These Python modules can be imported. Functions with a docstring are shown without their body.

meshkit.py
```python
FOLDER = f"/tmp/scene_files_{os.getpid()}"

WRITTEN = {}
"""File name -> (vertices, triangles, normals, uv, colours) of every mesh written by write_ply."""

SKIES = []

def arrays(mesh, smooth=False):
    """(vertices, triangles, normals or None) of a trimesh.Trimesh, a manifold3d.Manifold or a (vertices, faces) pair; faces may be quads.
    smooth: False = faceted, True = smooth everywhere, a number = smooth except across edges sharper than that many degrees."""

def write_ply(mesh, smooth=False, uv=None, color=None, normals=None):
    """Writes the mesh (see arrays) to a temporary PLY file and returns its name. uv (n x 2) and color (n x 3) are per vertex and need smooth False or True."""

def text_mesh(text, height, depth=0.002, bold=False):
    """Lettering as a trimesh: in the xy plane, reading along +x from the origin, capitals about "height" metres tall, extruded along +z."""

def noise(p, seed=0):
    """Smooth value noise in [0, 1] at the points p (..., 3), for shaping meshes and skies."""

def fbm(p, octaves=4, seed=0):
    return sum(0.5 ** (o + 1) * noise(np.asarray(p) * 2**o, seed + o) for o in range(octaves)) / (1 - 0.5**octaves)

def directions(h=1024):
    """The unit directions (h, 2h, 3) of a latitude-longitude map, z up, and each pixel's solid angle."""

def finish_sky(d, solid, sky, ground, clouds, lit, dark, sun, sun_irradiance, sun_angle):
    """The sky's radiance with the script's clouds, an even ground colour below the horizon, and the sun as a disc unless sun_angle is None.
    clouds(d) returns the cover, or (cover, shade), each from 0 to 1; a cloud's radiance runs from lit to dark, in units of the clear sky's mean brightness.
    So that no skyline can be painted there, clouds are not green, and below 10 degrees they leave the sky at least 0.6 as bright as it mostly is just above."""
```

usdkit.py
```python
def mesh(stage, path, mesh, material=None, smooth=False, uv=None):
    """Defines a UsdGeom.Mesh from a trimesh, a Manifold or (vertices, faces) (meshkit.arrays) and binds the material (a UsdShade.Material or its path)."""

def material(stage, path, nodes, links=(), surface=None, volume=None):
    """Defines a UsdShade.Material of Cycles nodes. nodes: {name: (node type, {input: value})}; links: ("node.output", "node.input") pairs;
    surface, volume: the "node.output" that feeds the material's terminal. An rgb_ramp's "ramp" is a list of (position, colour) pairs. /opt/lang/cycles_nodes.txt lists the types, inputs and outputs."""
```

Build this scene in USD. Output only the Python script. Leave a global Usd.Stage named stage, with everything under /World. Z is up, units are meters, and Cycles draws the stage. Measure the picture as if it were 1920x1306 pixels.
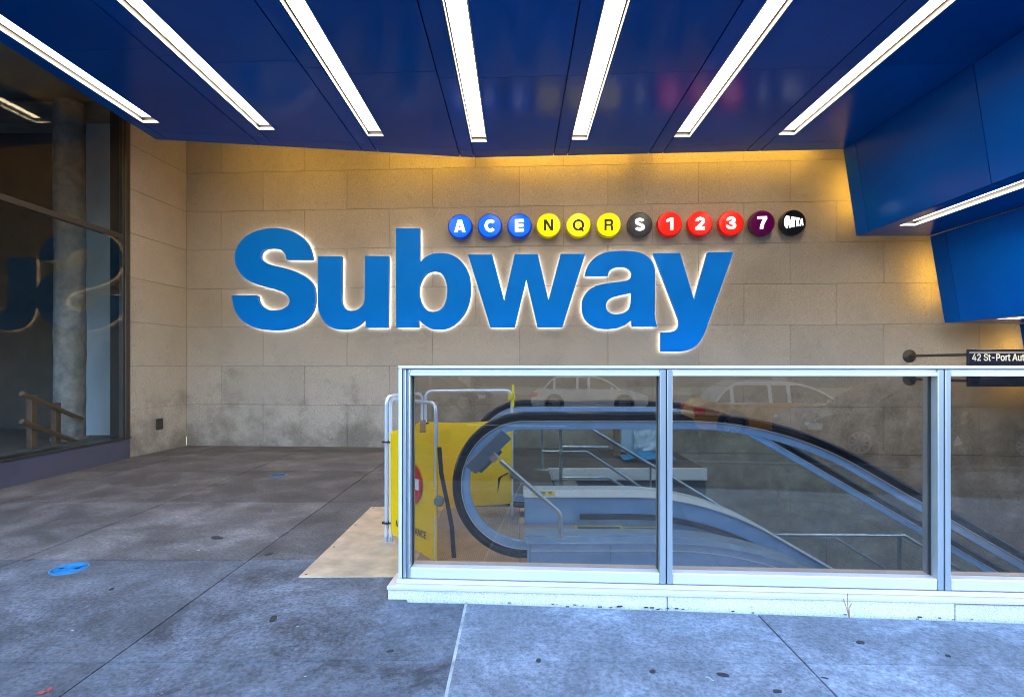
import math, random
import numpy as np
import trimesh
import manifold3d as m3
from shapely.geometry import Polygon, LineString, Point, box as sbox, MultiPolygon
from shapely import affinity
from shapely.ops import unary_union
from pxr import Usd, UsdGeom, UsdLux, UsdShade, Gf, Sdf
import usdkit, meshkit

stage = Usd.Stage.CreateInMemory()
UsdGeom.Xform.Define(stage, '/World'); UsdGeom.Scope.Define(stage, '/World/Looks')
rng = random.Random(7)

# ------------------------------------------------------------------ camera, sky, sun, exposure
EXPOSURE = 3.4
SKY = 0.15
SUN = 0.5
cam = UsdGeom.Camera.Define(stage, '/World/camera')
cam.CreateHorizontalApertureAttr(36.0)
cam.CreateFocalLengthAttr(18.75)
cam.CreateHorizontalApertureOffsetAttr(-0.1875)
cam.CreateVerticalApertureOffsetAttr(0.619)
cam.CreateFStopAttr(0.0)
cam.CreateExposureAttr(EXPOSURE)
cam.CreateClippingRangeAttr(Gf.Vec2f(0.05, 5000))
cam.AddTranslateOp().Set(Gf.Vec3d(0, 0, 1.4)); cam.AddRotateXOp().Set(90.0)

SUN_DIR = np.array([0.45, 0.75, 0.72]); SUN_DIR /= np.linalg.norm(SUN_DIR)
elev = math.asin(SUN_DIR[2]); rot = math.atan2(SUN_DIR[0], SUN_DIR[1])
dome = UsdLux.DomeLight.Define(stage, '/World/sky')
skym = usdkit.material(stage, '/World/Looks/sky_mat', {
    'sky': ('sky_texture', {'sky_type': 'single_scattering', 'sun_disc': False, 'sun_elevation': elev, 'sun_rotation': rot, 'ozone_density': 5.0, 'aerosol_density': .3, 'air_density': 1.2}),
    'bg': ('background_shader', {'strength': SKY})}, [('sky.color', 'bg.color')], surface='bg.background')
UsdShade.MaterialBindingAPI.Apply(dome.GetPrim()).Bind(skym)
dome.GetPrim().SetCustomDataByKey('kind', 'structure')
sun = UsdLux.DistantLight.Define(stage, '/World/sun')
sun.CreateNormalizeAttr(True); sun.CreateIntensityAttr(SUN); sun.CreateAngleAttr(0.5); sun.CreateColorAttr(Gf.Vec3f(1, .95, .87))
sun.AddRotateZOp().Set(-math.degrees(rot)); sun.AddRotateXOp().Set(math.degrees(elev) - 90.0)

# ------------------------------------------------------------------ materials
M = {}
def mat(name, nodes, links=(), surface='p.BSDF'):
    M[name] = usdkit.material(stage, '/World/Looks/' + name, nodes, links, surface=surface); return M[name]
def plain(name, c, rough=.5, metal=0, spec=.5, coat=0, bump=0, bscale=60, vary=0.0, vscale=3.0, **kw):
    n = {'p': ('principled_bsdf', {'base_color': c, 'roughness': rough, 'metallic': metal, 'specular_ior_level': spec, 'coat_weight': coat, **kw})}; l = []
    if vary:
        n['g'] = ('geometry', {}); n['n'] = ('noise_texture', {'scale': vscale, 'detail': 6, 'roughness': .6})
        n['r'] = ('rgb_ramp', {'ramp': [(.3, tuple(x * (1 - vary) for x in c)), (.7, tuple(min(1, x * (1 + vary)) for x in c))]})
        n['rr'] = ('map_range', {'from_min': .3, 'from_max': .7, 'to_min': max(.02, rough - (.03 if metal else .12)), 'to_max': min(1, rough + (.03 if metal else .12))})
        l += [('g.position', 'n.vector'), ('n.fac', 'r.fac'), ('r.color', 'p.base_color'), ('n.fac', 'rr.value'), ('rr.result', 'p.roughness')]
    if bump:
        n['g2'] = ('geometry', {}); n['nb'] = ('noise_texture', {'scale': bscale, 'detail': 4}); n['b'] = ('bump', {'strength': bump, 'distance': .01})
        l += [('g2.position', 'nb.vector'), ('nb.fac', 'b.height'), ('b.normal', 'p.normal')]
    return mat(name, n, l)
def lamp(name, c, s):
    return mat(name, {'e': ('emission', {'color': c, 'strength': s})}, surface='e.emission')
def stone(name, base, grain=75, dirt=.45, tint=.10, rough=.7, grime=True):
    """polished-sawn granite: fine speckle, broad mottling, faint smears, each block its own tone"""
    n = {'g': ('geometry', {}), 'o': ('object_info', {}),
         'sp': ('noise_texture', {'scale': grain, 'detail': 3, 'roughness': .8}),
         'spr': ('rgb_ramp', {'ramp': [(.34, tuple(x * .58 for x in base)), (.5, base), (.66, tuple(x * 1.28 for x in base))]}),
         'big': ('noise_texture', {'scale': .9, 'detail': 7, 'roughness': .62, 'distortion': .4}),
         'bigr': ('rgb_ramp', {'ramp': [(.33, (1 - dirt,) * 3), (.52, (1, 1, 1)), (.72, (1.0, .98, .95))]}),
         'm1': ('mix', {'mix_type': 'multiply', 'fac': 1.0}),
         'tr': ('map_range', {'from_min': 0, 'from_max': 1, 'to_min': 1 - tint, 'to_max': 1 + tint}),
         'm2': ('vector_math', {'math_type': 'scale'}),
         'p': ('principled_bsdf', {'roughness': rough, 'specular_ior_level': .3}),
         'b': ('bump', {'strength': .25, 'distance': .004})}
    l = [('g.position', 'sp.vector'), ('g.position', 'big.vector'), ('sp.fac', 'spr.fac'), ('big.fac', 'bigr.fac'),
         ('spr.color', 'm1.color1'), ('bigr.color', 'm1.color2'), ('o.random', 'tr.value'), ('tr.result', 'm2.scale'), ('m1.color', 'm2.vector1'),
         ('sp.fac', 'b.height'), ('b.normal', 'p.normal')]
    if grime:   # black scuffs of years near the foot of the wall, of their own patchy shape
        n.update({'sx': ('separate_xyz', {}), 'zr': ('map_range', {'from_min': 0.0, 'from_max': 1.6, 'to_min': .20, 'to_max': -.12, 'clamp': True}),
                  'gn': ('noise_texture', {'scale': 1.7, 'detail': 8, 'roughness': .68}), 'ad': ('math', {'math_type': 'add'}),
                  'gr': ('rgb_ramp', {'ramp': [(.53, (1, 1, 1)), (.73, (.60, .58, .56)), (.9, (.45, .44, .43))]}), 'm3': ('mix', {'mix_type': 'multiply', 'fac': 1.0})})
        l += [('g.position', 'sx.vector'), ('sx.z', 'zr.value'), ('g.position', 'gn.vector'), ('gn.fac', 'ad.value1'), ('zr.result', 'ad.value2'), ('ad.value', 'gr.fac'),
              ('m2.vector', 'm3.color1'), ('gr.color', 'm3.color2'), ('m3.color', 'p.base_color')]
    else:
        l += [('m2.vector', 'p.base_color')]
    return mat(name, n, l)
stone('granite', (.47, .395, .305), dirt=.12, tint=.045)
stone('dark_granite', (.085, .08, .105), grain=180, dirt=.3, rough=.45, grime=False)
stone('white_granite', (.74, .66, .62), grain=160, dirt=.12, tint=.04, grime=False)
stone('far_stone', (.30, .26, .21), grain=3, dirt=.4, grime=False)

def concrete(name, base, dark=.45):
    """worn city concrete: mottled, with dark damp-looking patches, chewing gum spots and pale flecks"""
    n = {'g': ('geometry', {}), 'o': ('object_info', {}),
         'n1': ('noise_texture', {'scale': 1.9, 'detail': 10, 'roughness': .76, 'distortion': .3}),
         'r1': ('rgb_ramp', {'ramp': [(.38, tuple(x * dark for x in base)), (.47, tuple(x * .75 for x in base)), (.54, base), (.66, tuple(x * 1.5 for x in base))]}),
         'n2': ('noise_texture', {'scale': 42, 'detail': 8, 'roughness': .85}),
         'r2': ('rgb_ramp', {'ramp': [(.38, (.55, .55, .55)), (.5, (1, 1, 1)), (.62, (1.4, 1.4, 1.4))]}),
         'm1': ('mix', {'mix_type': 'multiply', 'fac': 1.0}),
         'v': ('voronoi_texture', {'scale': 2.6, 'randomness': 1.0}), 'vc': ('separate_color', {}),
         'vr': ('map_range', {'from_min': 0, 'from_max': 1, 'to_min': -.07, 'to_max': .06}),
         'lt': ('math', {'math_type': 'less_than'}), 'm2': ('mix', {'mix_type': 'mix', 'color2': (.04, .036, .038)}),
         'dn': ('noise_texture', {'scale': 14, 'detail': 2}), 'dv': ('vector_math', {'math_type': 'multiply_add', 'vector2': (.09, .09, .09)}),
         'w': ('voronoi_texture', {'scale': 9.0, 'randomness': 1.0}), 'wc': ('separate_color', {}),
         'wr': ('map_range', {'from_min': .55, 'from_max': 1, 'to_min': -.02, 'to_max': .07}),
         'wl': ('math', {'math_type': 'less_than'}), 'wm': ('math', {'math_type': 'multiply', 'value2': .8}), 'm3': ('mix', {'mix_type': 'mix', 'color2': (.5, .5, .5)}),
         'tr': ('map_range', {'from_min': 0, 'from_max': 1, 'to_min': .86, 'to_max': 1.14}), 'm4': ('vector_math', {'math_type': 'scale'}),
         'p': ('principled_bsdf', {'specular_ior_level': .35}), 'rr': ('map_range', {'from_min': .35, 'from_max': .65, 'to_min': .5, 'to_max': .85}),
         'b': ('bump', {'strength': .35, 'distance': .006})}
    l = [('g.position', 'n1.vector'), ('g.position', 'n2.vector'), ('g.position', 'dn.vector'), ('dn.color', 'dv.vector1'), ('g.position', 'dv.vector3'),
         ('dv.vector', 'v.vector'), ('dv.vector', 'w.vector'),
         ('n1.fac', 'r1.fac'), ('n2.fac', 'r2.fac'), ('r1.color', 'm1.color1'), ('r2.color', 'm1.color2'),
         ('v.color', 'vc.color'), ('vc.r', 'vr.value'), ('v.distance', 'lt.value1'), ('vr.result', 'lt.value2'), ('lt.value', 'm2.fac'), ('m1.color', 'm2.color1'),
         ('w.color', 'wc.color'), ('wc.g', 'wr.value'), ('w.distance', 'wl.value1'), ('wr.result', 'wl.value2'), ('wl.value', 'wm.value1'), ('wm.value', 'm3.fac'), ('m2.color', 'm3.color1'),
         ('o.random', 'tr.value'), ('tr.result', 'm4.scale'), ('m3.color', 'm4.vector1'), ('m4.vector', 'p.base_color'),
         ('n1.fac', 'rr.value'), ('rr.result', 'p.roughness'), ('n2.fac', 'b.height'), ('b.normal', 'p.normal')]
    return mat(name, n, l)
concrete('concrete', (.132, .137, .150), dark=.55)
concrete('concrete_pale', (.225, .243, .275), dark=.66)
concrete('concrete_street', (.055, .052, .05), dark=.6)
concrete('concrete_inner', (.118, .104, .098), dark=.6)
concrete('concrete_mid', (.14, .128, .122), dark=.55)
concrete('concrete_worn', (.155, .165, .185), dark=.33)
plain('joint_dark', (.03, .028, .028), .9)
plain('sealant', (.42, .41, .38), .8, vary=.5, vscale=9)
plain('asphalt', (.03, .03, .03), .85, vary=.3, bump=.3)
plain('under', (.02, .02, .02), .95)
# painted, slightly satin metal panels of the soffit
mat('blue_panel', {'g': ('geometry', {}), 'o': ('object_info', {}), 'n': ('noise_texture', {'scale': 1.2, 'detail': 4}),
    'r': ('rgb_ramp', {'ramp': [(.3, (0.0, .078, .41)), (.7, (.0, .098, .48))]}),
    'tr': ('map_range', {'from_min': 0, 'from_max': 1, 'to_min': .9, 'to_max': 1.1}), 'm': ('vector_math', {'math_type': 'scale'}),
    'p': ('principled_bsdf', {'roughness': .20, 'ior': 1.22, 'specular_ior_level': .5, 'specular_tint': (.1, .5, 1.0)})},
    [('g.position', 'n.vector'), ('n.fac', 'r.fac'), ('r.color', 'm.vector1'), ('o.random', 'tr.value'), ('tr.result', 'm.scale'), ('m.vector', 'p.base_color')])
plain('letter_blue', (.0, .20, .74), .45, spec=.12, emission_color=(0, .22, .80), emission_strength=.013)
plain('letter_side', (.02, .16, .55), .5)
plain('black_trim', (.012, .011, .012), .5)
plain('housing_white', (.8, .79, .76), .5)
lamp('tube_light', (1.0, .87, .67), 1.95)
lamp('cove_light', (1.0, .58, .06), 3.8)
lamp('halo_light', (1.0, .95, .86), 1.15)
plain('steel', (.60, .61, .62), .28, 1, vary=.08, vscale=6)
plain('satin_steel', (.40, .62, .95), .22, .65, vary=.05, vscale=3)
plain('stile_metal', (.58, .60, .60), .3, .85)
plain('sign_grey', (.20, .26, .34), .4, .4)
plain('deck_white', (.84, .86, .86), .3, .25)
plain('aluminium', (.80, .72, .69), .42, .5, vary=.03, vscale=3)
plain('dark_metal', (.10, .095, .085), .4, .8)
plain('bronze', (.10, .085, .07), .42, .7)
plain('rubber', (.006, .006, .008), .22, spec=.5)
plain('weed_red', (.35, .16, .10), .8)
plain('gum', (.028, .025, .028), .7)
plain('rubber_matte', (.02, .02, .02), .75)
def glass(name, tint, lo, gl=(1, 1, 1), rough=0.0):
    """window pane: see-through, mirroring more towards grazing view (Schlick), the same from both faces"""
    return mat(name, {'t': ('transparent_bsdf', {'color': tint}), 'gl': ('glossy_bsdf', {'color': gl, 'roughness': rough}), 'lw': ('layer_weight', {'blend': .5}),
                      'pw': ('math', {'math_type': 'power', 'value2': 5.0}), 'a': ('math', {'math_type': 'multiply_add', 'value2': .9, 'value3': lo, 'use_clamp': True}), 'm': ('mix_closure', {})},
               [('lw.facing', 'pw.value1'), ('pw.value', 'a.value1'), ('a.value', 'm.fac'), ('t.BSDF', 'm.closure1'), ('gl.BSDF', 'm.closure2')], surface='m.closure')
glass('barrier_glass', (.765, .735, .695), .095, (1, .88, .76))
glass('shop_glass', (.88, .90, .90), .022, (1, .92, .70))
glass('balustrade_glass', (.90, .96, .97), .012, (.9, .97, 1))
glass('car_glass', (.05, .06, .06), .08)
mat('landing_metal', {'g': ('geometry', {}), 'mp': ('mapping', {'scale': (1, 1, 1)}), 'w': ('wave_texture', {'wave_type': 'bands', 'bands_direction': 'x', 'scale': 22.0}),
    'n': ('noise_texture', {'scale': 5, 'detail': 6, 'roughness': .7}), 'r': ('rgb_ramp', {'ramp': [(.3, (.40, .31, .22)), (.7, (.56, .45, .34))]}),
    'wr': ('rgb_ramp', {'ramp': [(.3, (.62, .60, .58)), (.6, (1, 1, 1))]}), 'm': ('mix', {'mix_type': 'multiply', 'fac': .6}),
    'p': ('principled_bsdf', {'roughness': .45, 'metallic': .35}), 'b': ('bump', {'strength': .5, 'distance': .004})},
    [('g.position', 'w.vector'), ('g.position', 'n.vector'), ('n.fac', 'r.fac'), ('w.fac', 'wr.fac'), ('r.color', 'm.color1'), ('wr.color', 'm.color2'), ('m.color', 'p.base_color'), ('w.fac', 'b.height'), ('b.normal', 'p.normal')])
plain('landing_plain', (.60, .45, .29), .5, .25, vary=.28, vscale=5)
plain('step_metal', (.16, .17, .19), .4, .8)
plain('yellow_paint', (.75, .50, .02), .5)
plain('yellow_vinyl', (1.0, .54, .0), .5, spec=.2, vary=.06, vscale=5, bump=.08, bscale=9)
plain('yellow_plastic', (.85, .68, .02), .4)
plain('red_print', (.68, .02, .025), .5)
plain('scrap_red', (.42, .07, .05), .7)
plain('white_print', (.82, .82, .80), .5)
plain('black_print', (.02, .02, .02), .6)
plain('white_tube', (.76, .77, .80), .28, .5)
plain('knob_grey', (.17, .21, .19), .4)
plain('strap', (.015, .015, .017), .7)
plain('sign_black', (.012, .012, .016), .3)
plain('sign_text', (.78, .72, .58), .5)
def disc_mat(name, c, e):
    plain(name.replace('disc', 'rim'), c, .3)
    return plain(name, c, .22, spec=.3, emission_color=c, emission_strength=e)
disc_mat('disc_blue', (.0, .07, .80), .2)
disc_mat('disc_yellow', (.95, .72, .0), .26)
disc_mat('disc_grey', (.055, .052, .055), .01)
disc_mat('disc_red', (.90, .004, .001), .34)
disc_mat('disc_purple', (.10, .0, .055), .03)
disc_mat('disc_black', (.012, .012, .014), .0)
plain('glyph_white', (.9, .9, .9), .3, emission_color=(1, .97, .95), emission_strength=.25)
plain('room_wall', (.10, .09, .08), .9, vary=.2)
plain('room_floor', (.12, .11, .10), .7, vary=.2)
plain('pale_panel', (.80, .88, .88), .4, vary=.1, vscale=.7)
plain('rough_column', (.30, .26, .22), .9, vary=.35, vscale=7, bump=.9, bscale=14)
plain('deck_steel', (.22, .19, .16), .7, vary=.2)
plain('wood', (.15, .08, .038), .5, vary=.2, vscale=6)
plain('brown_board', (.20, .12, .05), .7)
plain('white_board', (.62, .70, .78), .5)
plain('blue_sheet', (.01, .25, .60), .3)
plain('clear_plastic', (.55, .62, .68), .2, vary=.2, vscale=9)
plain('cover_blue', (.01, .22, .55), .35, vary=.7, vscale=9)
plain('cover_dark', (.02, .05, .11), .5, vary=.4, vscale=12)
plain('cover_rim', (.10, .25, .38), .5, .3)
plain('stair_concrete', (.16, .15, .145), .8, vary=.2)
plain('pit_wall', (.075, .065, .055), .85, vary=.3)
plain('car_grey', (.10, .11, .13), .25, .4, coat=.6)
plain('car_black', (.05, .05, .06), .25, .3, coat=.6)
plain('car_taxi', (.85, .36, .02), .3, coat=.5)
plain('car_white', (.85, .85, .85), .3, coat=.5)
plain('tyre', (.015, .015, .015), .8)
plain('rim', (.55, .55, .57), .3, .9)
plain('tail_red', (.6, .02, .02), .3, emission_color=(1, .05, .02), emission_strength=.04)
plain('head_clear', (.7, .72, .75), .15)
plain('brick_far', (.24, .15, .11), .85, vary=.25, vscale=1.2)
plain('stone_far', (.36, .32, .26), .85, vary=.2, vscale=.8)
plain('window_far', (.03, .04, .05), .1, spec=.8)
plain('skin', (.45, .28, .20), .55)
plain('coat_dark', (.03, .03, .035), .85)
plain('trousers_brown', (.055, .045, .035), .85)
plain('hair_dark', (.02, .015, .012), .6)
plain('bag_white', (.8, .8, .8), .4)
plain('shoe_tan', (.35, .24, .12), .6)

# ------------------------------------------------------------------ helpers
used = {}
def numbered(parent, name):
    k = (str(parent), name); n = used.get(k, 0); used[k] = n + 1
    return name if n == 0 else '%s_%03d' % (name, n)
BASE = {}
def tag(p, label=None, cat=None, group=None, kind=None):
    for k, v in (('label', label), ('category', cat), ('group', group), ('kind', kind)):
        if v: p.SetCustomDataByKey(k, v)
    return p
def thing(name, label=None, cat=None, base=(0, 0, 0), group=None, kind=None):
    path = '/World/' + numbered('/World', name)
    x = UsdGeom.Xform.Define(stage, path); x.AddTranslateOp().Set(Gf.Vec3d(*map(float, base)))
    BASE[path] = np.array(base, float)
    return tag(x.GetPrim(), label, cat, group, kind)
def tri(m):
    if isinstance(m, (list, tuple)) and len(m) and not isinstance(m[0], np.ndarray):
        return trimesh.util.concatenate([tri(x) for x in m])
    if hasattr(m, 'to_mesh'):
        k = m.to_mesh(); return trimesh.Trimesh(k.vert_properties[:, :3], k.tri_verts, process=False)
    if isinstance(m, tuple): return trimesh.Trimesh(*meshkit.arrays(m)[:2], process=False)
    return m
def part(parent, name, mesh, material, smooth=False, label=None, kind=None):
    """a Mesh prim under parent (a prim, or None for top level); mesh given in world coordinates"""
    pp = str(parent.GetPath()) if parent is not None else '/World'
    top = '/' + '/'.join(pp.split('/')[1:3])
    m = tri(mesh).copy(); m.apply_translation(-BASE.get(top, np.zeros(3)))
    path = pp + '/' + numbered(pp, name)
    p = usdkit.mesh(stage, path, m, M[material], smooth=smooth).GetPrim()
    return tag(p, label=label, kind=kind)
def bx(x0, x1, y0, y1, z0, z1, c=0.0):
    """box; c: chamfer"""
    if c:
        p = m3.Manifold.hull(m3.Manifold.compose([m3.Manifold.cube((abs(x1 - x0) - a, abs(y1 - y0) - b, abs(z1 - z0) - d), True) for a, b, d in ((0, 2 * c, 2 * c), (2 * c, 0, 2 * c), (2 * c, 2 * c, 0))]))
        return tri(p.translate(((x0 + x1) / 2, (y0 + y1) / 2, (z0 + z1) / 2)))
    b = trimesh.creation.box((abs(x1 - x0), abs(y1 - y0), abs(z1 - z0))); b.apply_translation(((x0 + x1) / 2, (y0 + y1) / 2, (z0 + z1) / 2)); return b
def frame_mesh(m, o, ex, ey, ez):
    T = np.eye(4); T[:3, 0], T[:3, 1], T[:3, 2], T[:3, 3] = ex, ey, ez, o
    m = tri(m).copy(); m.apply_transform(T)
    if np.linalg.det(T[:3, :3]) < 0: m.invert()
    return m
def ext(poly, d):
    gs = getattr(poly, 'geoms', [poly])
    return trimesh.util.concatenate([trimesh.creation.extrude_polygon(g, d, engine='earcut') for g in gs if g.area > 1e-9])
def slab(q, t, inset=.006, ch=.004):
    """a panel with the visible face on quad q (4 points, anticlockwise seen from its front), t thick behind it, edges pulled in and chamfered"""
    q = np.array(q, float); n = np.cross(q[1] - q[0], q[3] - q[0]); n /= np.linalg.norm(n)
    def shrink(d):
        out = []
        for i in range(4):
            a, b, c = q[i - 1], q[i], q[(i + 1) % 4]
            u = (a - b) / np.linalg.norm(a - b); v = (c - b) / np.linalg.norm(c - b)
            s = np.linalg.norm(np.cross(u, v)); out.append(b + (u + v) * d / s)
        return np.array(out)
    v = np.vstack([shrink(inset + ch), shrink(inset) - n * ch, shrink(inset) - n * t])
    f = [[0, 1, 2], [0, 2, 3], [8, 10, 9], [8, 11, 10]]
    for r in (0, 4):
        for i in range(4):
            j = (i + 1) % 4; f += [[r + i, r + 4 + i, r + 4 + j], [r + i, r + 4 + j, r + j]]
    return trimesh.Trimesh(v, f, process=False)
def fillet(pts, r, n=6):
    pts = [np.array(p, float) for p in pts]; out = [pts[0]]
    for i in range(1, len(pts) - 1):
        a, b, c = pts[i - 1], pts[i], pts[i + 1]; u = (a - b) / np.linalg.norm(a - b); v = (c - b) / np.linalg.norm(c - b)
        ang = math.acos(np.clip(u @ v, -1, 1))
        if ang > 3.1: out.append(b); continue
        d = min(r / math.tan(ang / 2), .48 * np.linalg.norm(a - b), .48 * np.linalg.norm(c - b))
        for k in range(n + 1):
            t = k / n; out.append((1 - t) ** 2 * (b + u * d) + 2 * t * (1 - t) * b + t * t * (b + v * d))
    return out + [pts[-1]]
def tube(pts, r, n=12, caps=True):
    pts = np.array(pts, float); k = len(pts); rad = np.broadcast_to(r, k)
    t = np.gradient(pts, axis=0); t /= np.linalg.norm(t, axis=1, keepdims=True)
    a = np.array([0, 0, 1.0]) if abs(t[0][2]) < .9 else np.array([1.0, 0, 0])
    u = np.cross(t[0], a); u /= np.linalg.norm(u); V = []
    for i in range(k):
        u = u - t[i] * (u @ t[i]); u /= np.linalg.norm(u); w = np.cross(t[i], u)
        V += [pts[i] + rad[i] * (math.cos(2 * math.pi * j / n) * u + math.sin(2 * math.pi * j / n) * w) for j in range(n)]
    F = []
    for i in range(k - 1):
        for j in range(n):
            a0, a1 = i * n + j, i * n + (j + 1) % n; F += [[a0, a1, a1 + n], [a0, a1 + n, a0 + n]]
    if caps:
        V += [pts[0], pts[-1]]; c0, c1 = k * n, k * n + 1
        for j in range(n): F += [[c0, (j + 1) % n, j], [c1, (k - 1) * n + j, (k - 1) * n + (j + 1) % n]]
    m = trimesh.Trimesh(V, F, process=False); trimesh.repair.fix_normals(m); return m
def rod(a, b, r, n=12): return tube([a, b], r, n)
def sweep_xz(path, sec, yc):
    """closed section (outward, along y) swept along a path in the x-z plane; the normal points to the left of travel"""
    p = np.array(path, float); t = np.gradient(p, axis=0); t /= np.linalg.norm(t, axis=1, keepdims=True)
    nn = np.stack([-t[:, 1], t[:, 0]], 1); n = len(sec); V = []
    for i in range(len(p)):
        V += [(p[i][0] + nn[i][0] * a, yc + b, p[i][1] + nn[i][1] * a) for a, b in sec]
    F = []
    for i in range(len(p) - 1):
        for j in range(n):
            a0, a1 = i * n + j, i * n + (j + 1) % n; F += [[a0, a1, a1 + n], [a0, a1 + n, a0 + n]]
    for k in range(1, n - 1): F += [[0, k + 1, k], [(len(p) - 1) * n, (len(p) - 1) * n + k, (len(p) - 1) * n + k + 1]]
    m = trimesh.Trimesh(V, F, process=False); trimesh.repair.fix_normals(m); return m
def rrect(w, h, r, n=4, ox=0, oy=0):
    out = []
    for cx, cy, a0 in ((w / 2 - r, h / 2 - r, 0), (-w / 2 + r, h / 2 - r, 90), (-w / 2 + r, -h / 2 + r, 180), (w / 2 - r, -h / 2 + r, 270)):
        for k in range(n + 1):
            a = math.radians(a0 + 90 * k / n); out.append((cx + r * math.cos(a) + ox, cy + r * math.sin(a) + oy))
    return out
def spline(pts, n=7):
    """closed outline through points; a point with a third member is a corner; between neighbouring corners the line is straight"""
    P = [(p[0], p[1], len(p) > 2) for p in pts]; k = len(P)
    s = next((i for i in range(k) if P[i][2]), None); closed = s is None
    if not closed: P = P[s:] + P[:s] + [P[s]]
    else: P = P + [P[0]]
    xy = np.array([p[:2] for p in P], float); out = []
    for i in range(len(P) - 1):
        b, c = xy[i], xy[i + 1]
        if P[i][2] and P[i + 1][2]: out.append(b); continue
        a = xy[i - 1] if (i > 0 and not P[i][2]) else (xy[-2] if closed else None)
        d = xy[i + 2] if (i + 2 < len(P) and not P[i + 1][2]) else (xy[1] if closed else None)
        L = np.linalg.norm(c - b)
        def tan(p, q, r):
            l1, l2 = np.linalg.norm(q - p), np.linalg.norm(r - q); return ((q - p) / l1 * l2 + (r - q) / l2 * l1) / (l1 + l2)
        m0 = tan(a, b, c) * L if a is not None else None; m1 = tan(b, c, d) * L if d is not None else None
        if m0 is None: m0 = 2 * (c - b) - m1
        if m1 is None: m1 = 2 * (c - b) - m0
        for j in range(n):
            t = j / n
            out.append((2 * t**3 - 3 * t**2 + 1) * b + (t**3 - 2 * t**2 + t) * m0 + (-2 * t**3 + 3 * t**2) * c + (t**3 - t**2) * m1)
    return out

# ------------------------------------------------------------------ the place's main lines
K = -.0565                                   # the granite wall and the railing run slightly askew
CW = 9.0883
def wall_y(x): return CW + K * x
U = np.array([1, K, 0]) / math.hypot(1, K); V = np.array([-K, 1, 0]) / math.hypot(1, K)   # along the wall, into the wall
CZ = 4.818                                   # underside of the soffit

# ------------------------------------------------------------------ ground
def gz(x):
    if x < -1.94: return 0.0
    if x < -.3: return .014 * (x + 1.94) / 1.64
    return .014 - .011 * (x + .3)
road = thing('road', kind='structure')
part(road, 'asphalt', bx(-150, 150, -150, -3.2, -.6, -.4), 'asphalt')
part(road, 'lane_line', [bx(x, x + 3, -9.66, -9.5, -.4, -.396) for x in range(-30, 31, 9)], 'white_print')
kerb = thing('kerb', kind='structure')
for i in range(-8, 9): part(kerb, 'kerb_stone', bx(i * 2.2 + .004, i * 2.2 + 2.196, -3.2, -3.02, -.6, -.252, .015), 'dark_granite')
pav = thing('pavement', kind='structure')
rail_line = lambda x: 3.10 + K * x
xs = [-6.2, -5.25, -3.6, -1.94, -.3, 1.36, 3.0, 4.66, 6.32, 7.98, 9.6]
ys = [-3.02, -1.4, .1, 1.2, 2.52, 3.86, 5.5, 7.15, 8.75, 10.2]
hole = Polygon([(-1.446, 3.52), (-.66, 3.52), (-.66, rail_line(-.66)), (12, rail_line(12)), (12, 12), (2.6, 12), (2.6, 7.36), (.42, 7.36), (.42, 5.27), (-1.446, 5.27)])
allowed = Polygon([(-5.98, -4), (12, -4), (12, wall_y(12) + .04), (-6, wall_y(-6) + .04)]).difference(hole)
def lay(poly, t, z=0.0):
    m = ext(poly, t); m.apply_translation((0, 0, z - t))
    v = np.array(m.vertices)
    v[:, 2] += [gz(a) for a, b in v[:, :2]]
    v[:, 2] += np.minimum(0, (v[:, 1] + .1) * .085) * (v[:, 1] < -.1)
    m.vertices = v; return m
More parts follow.
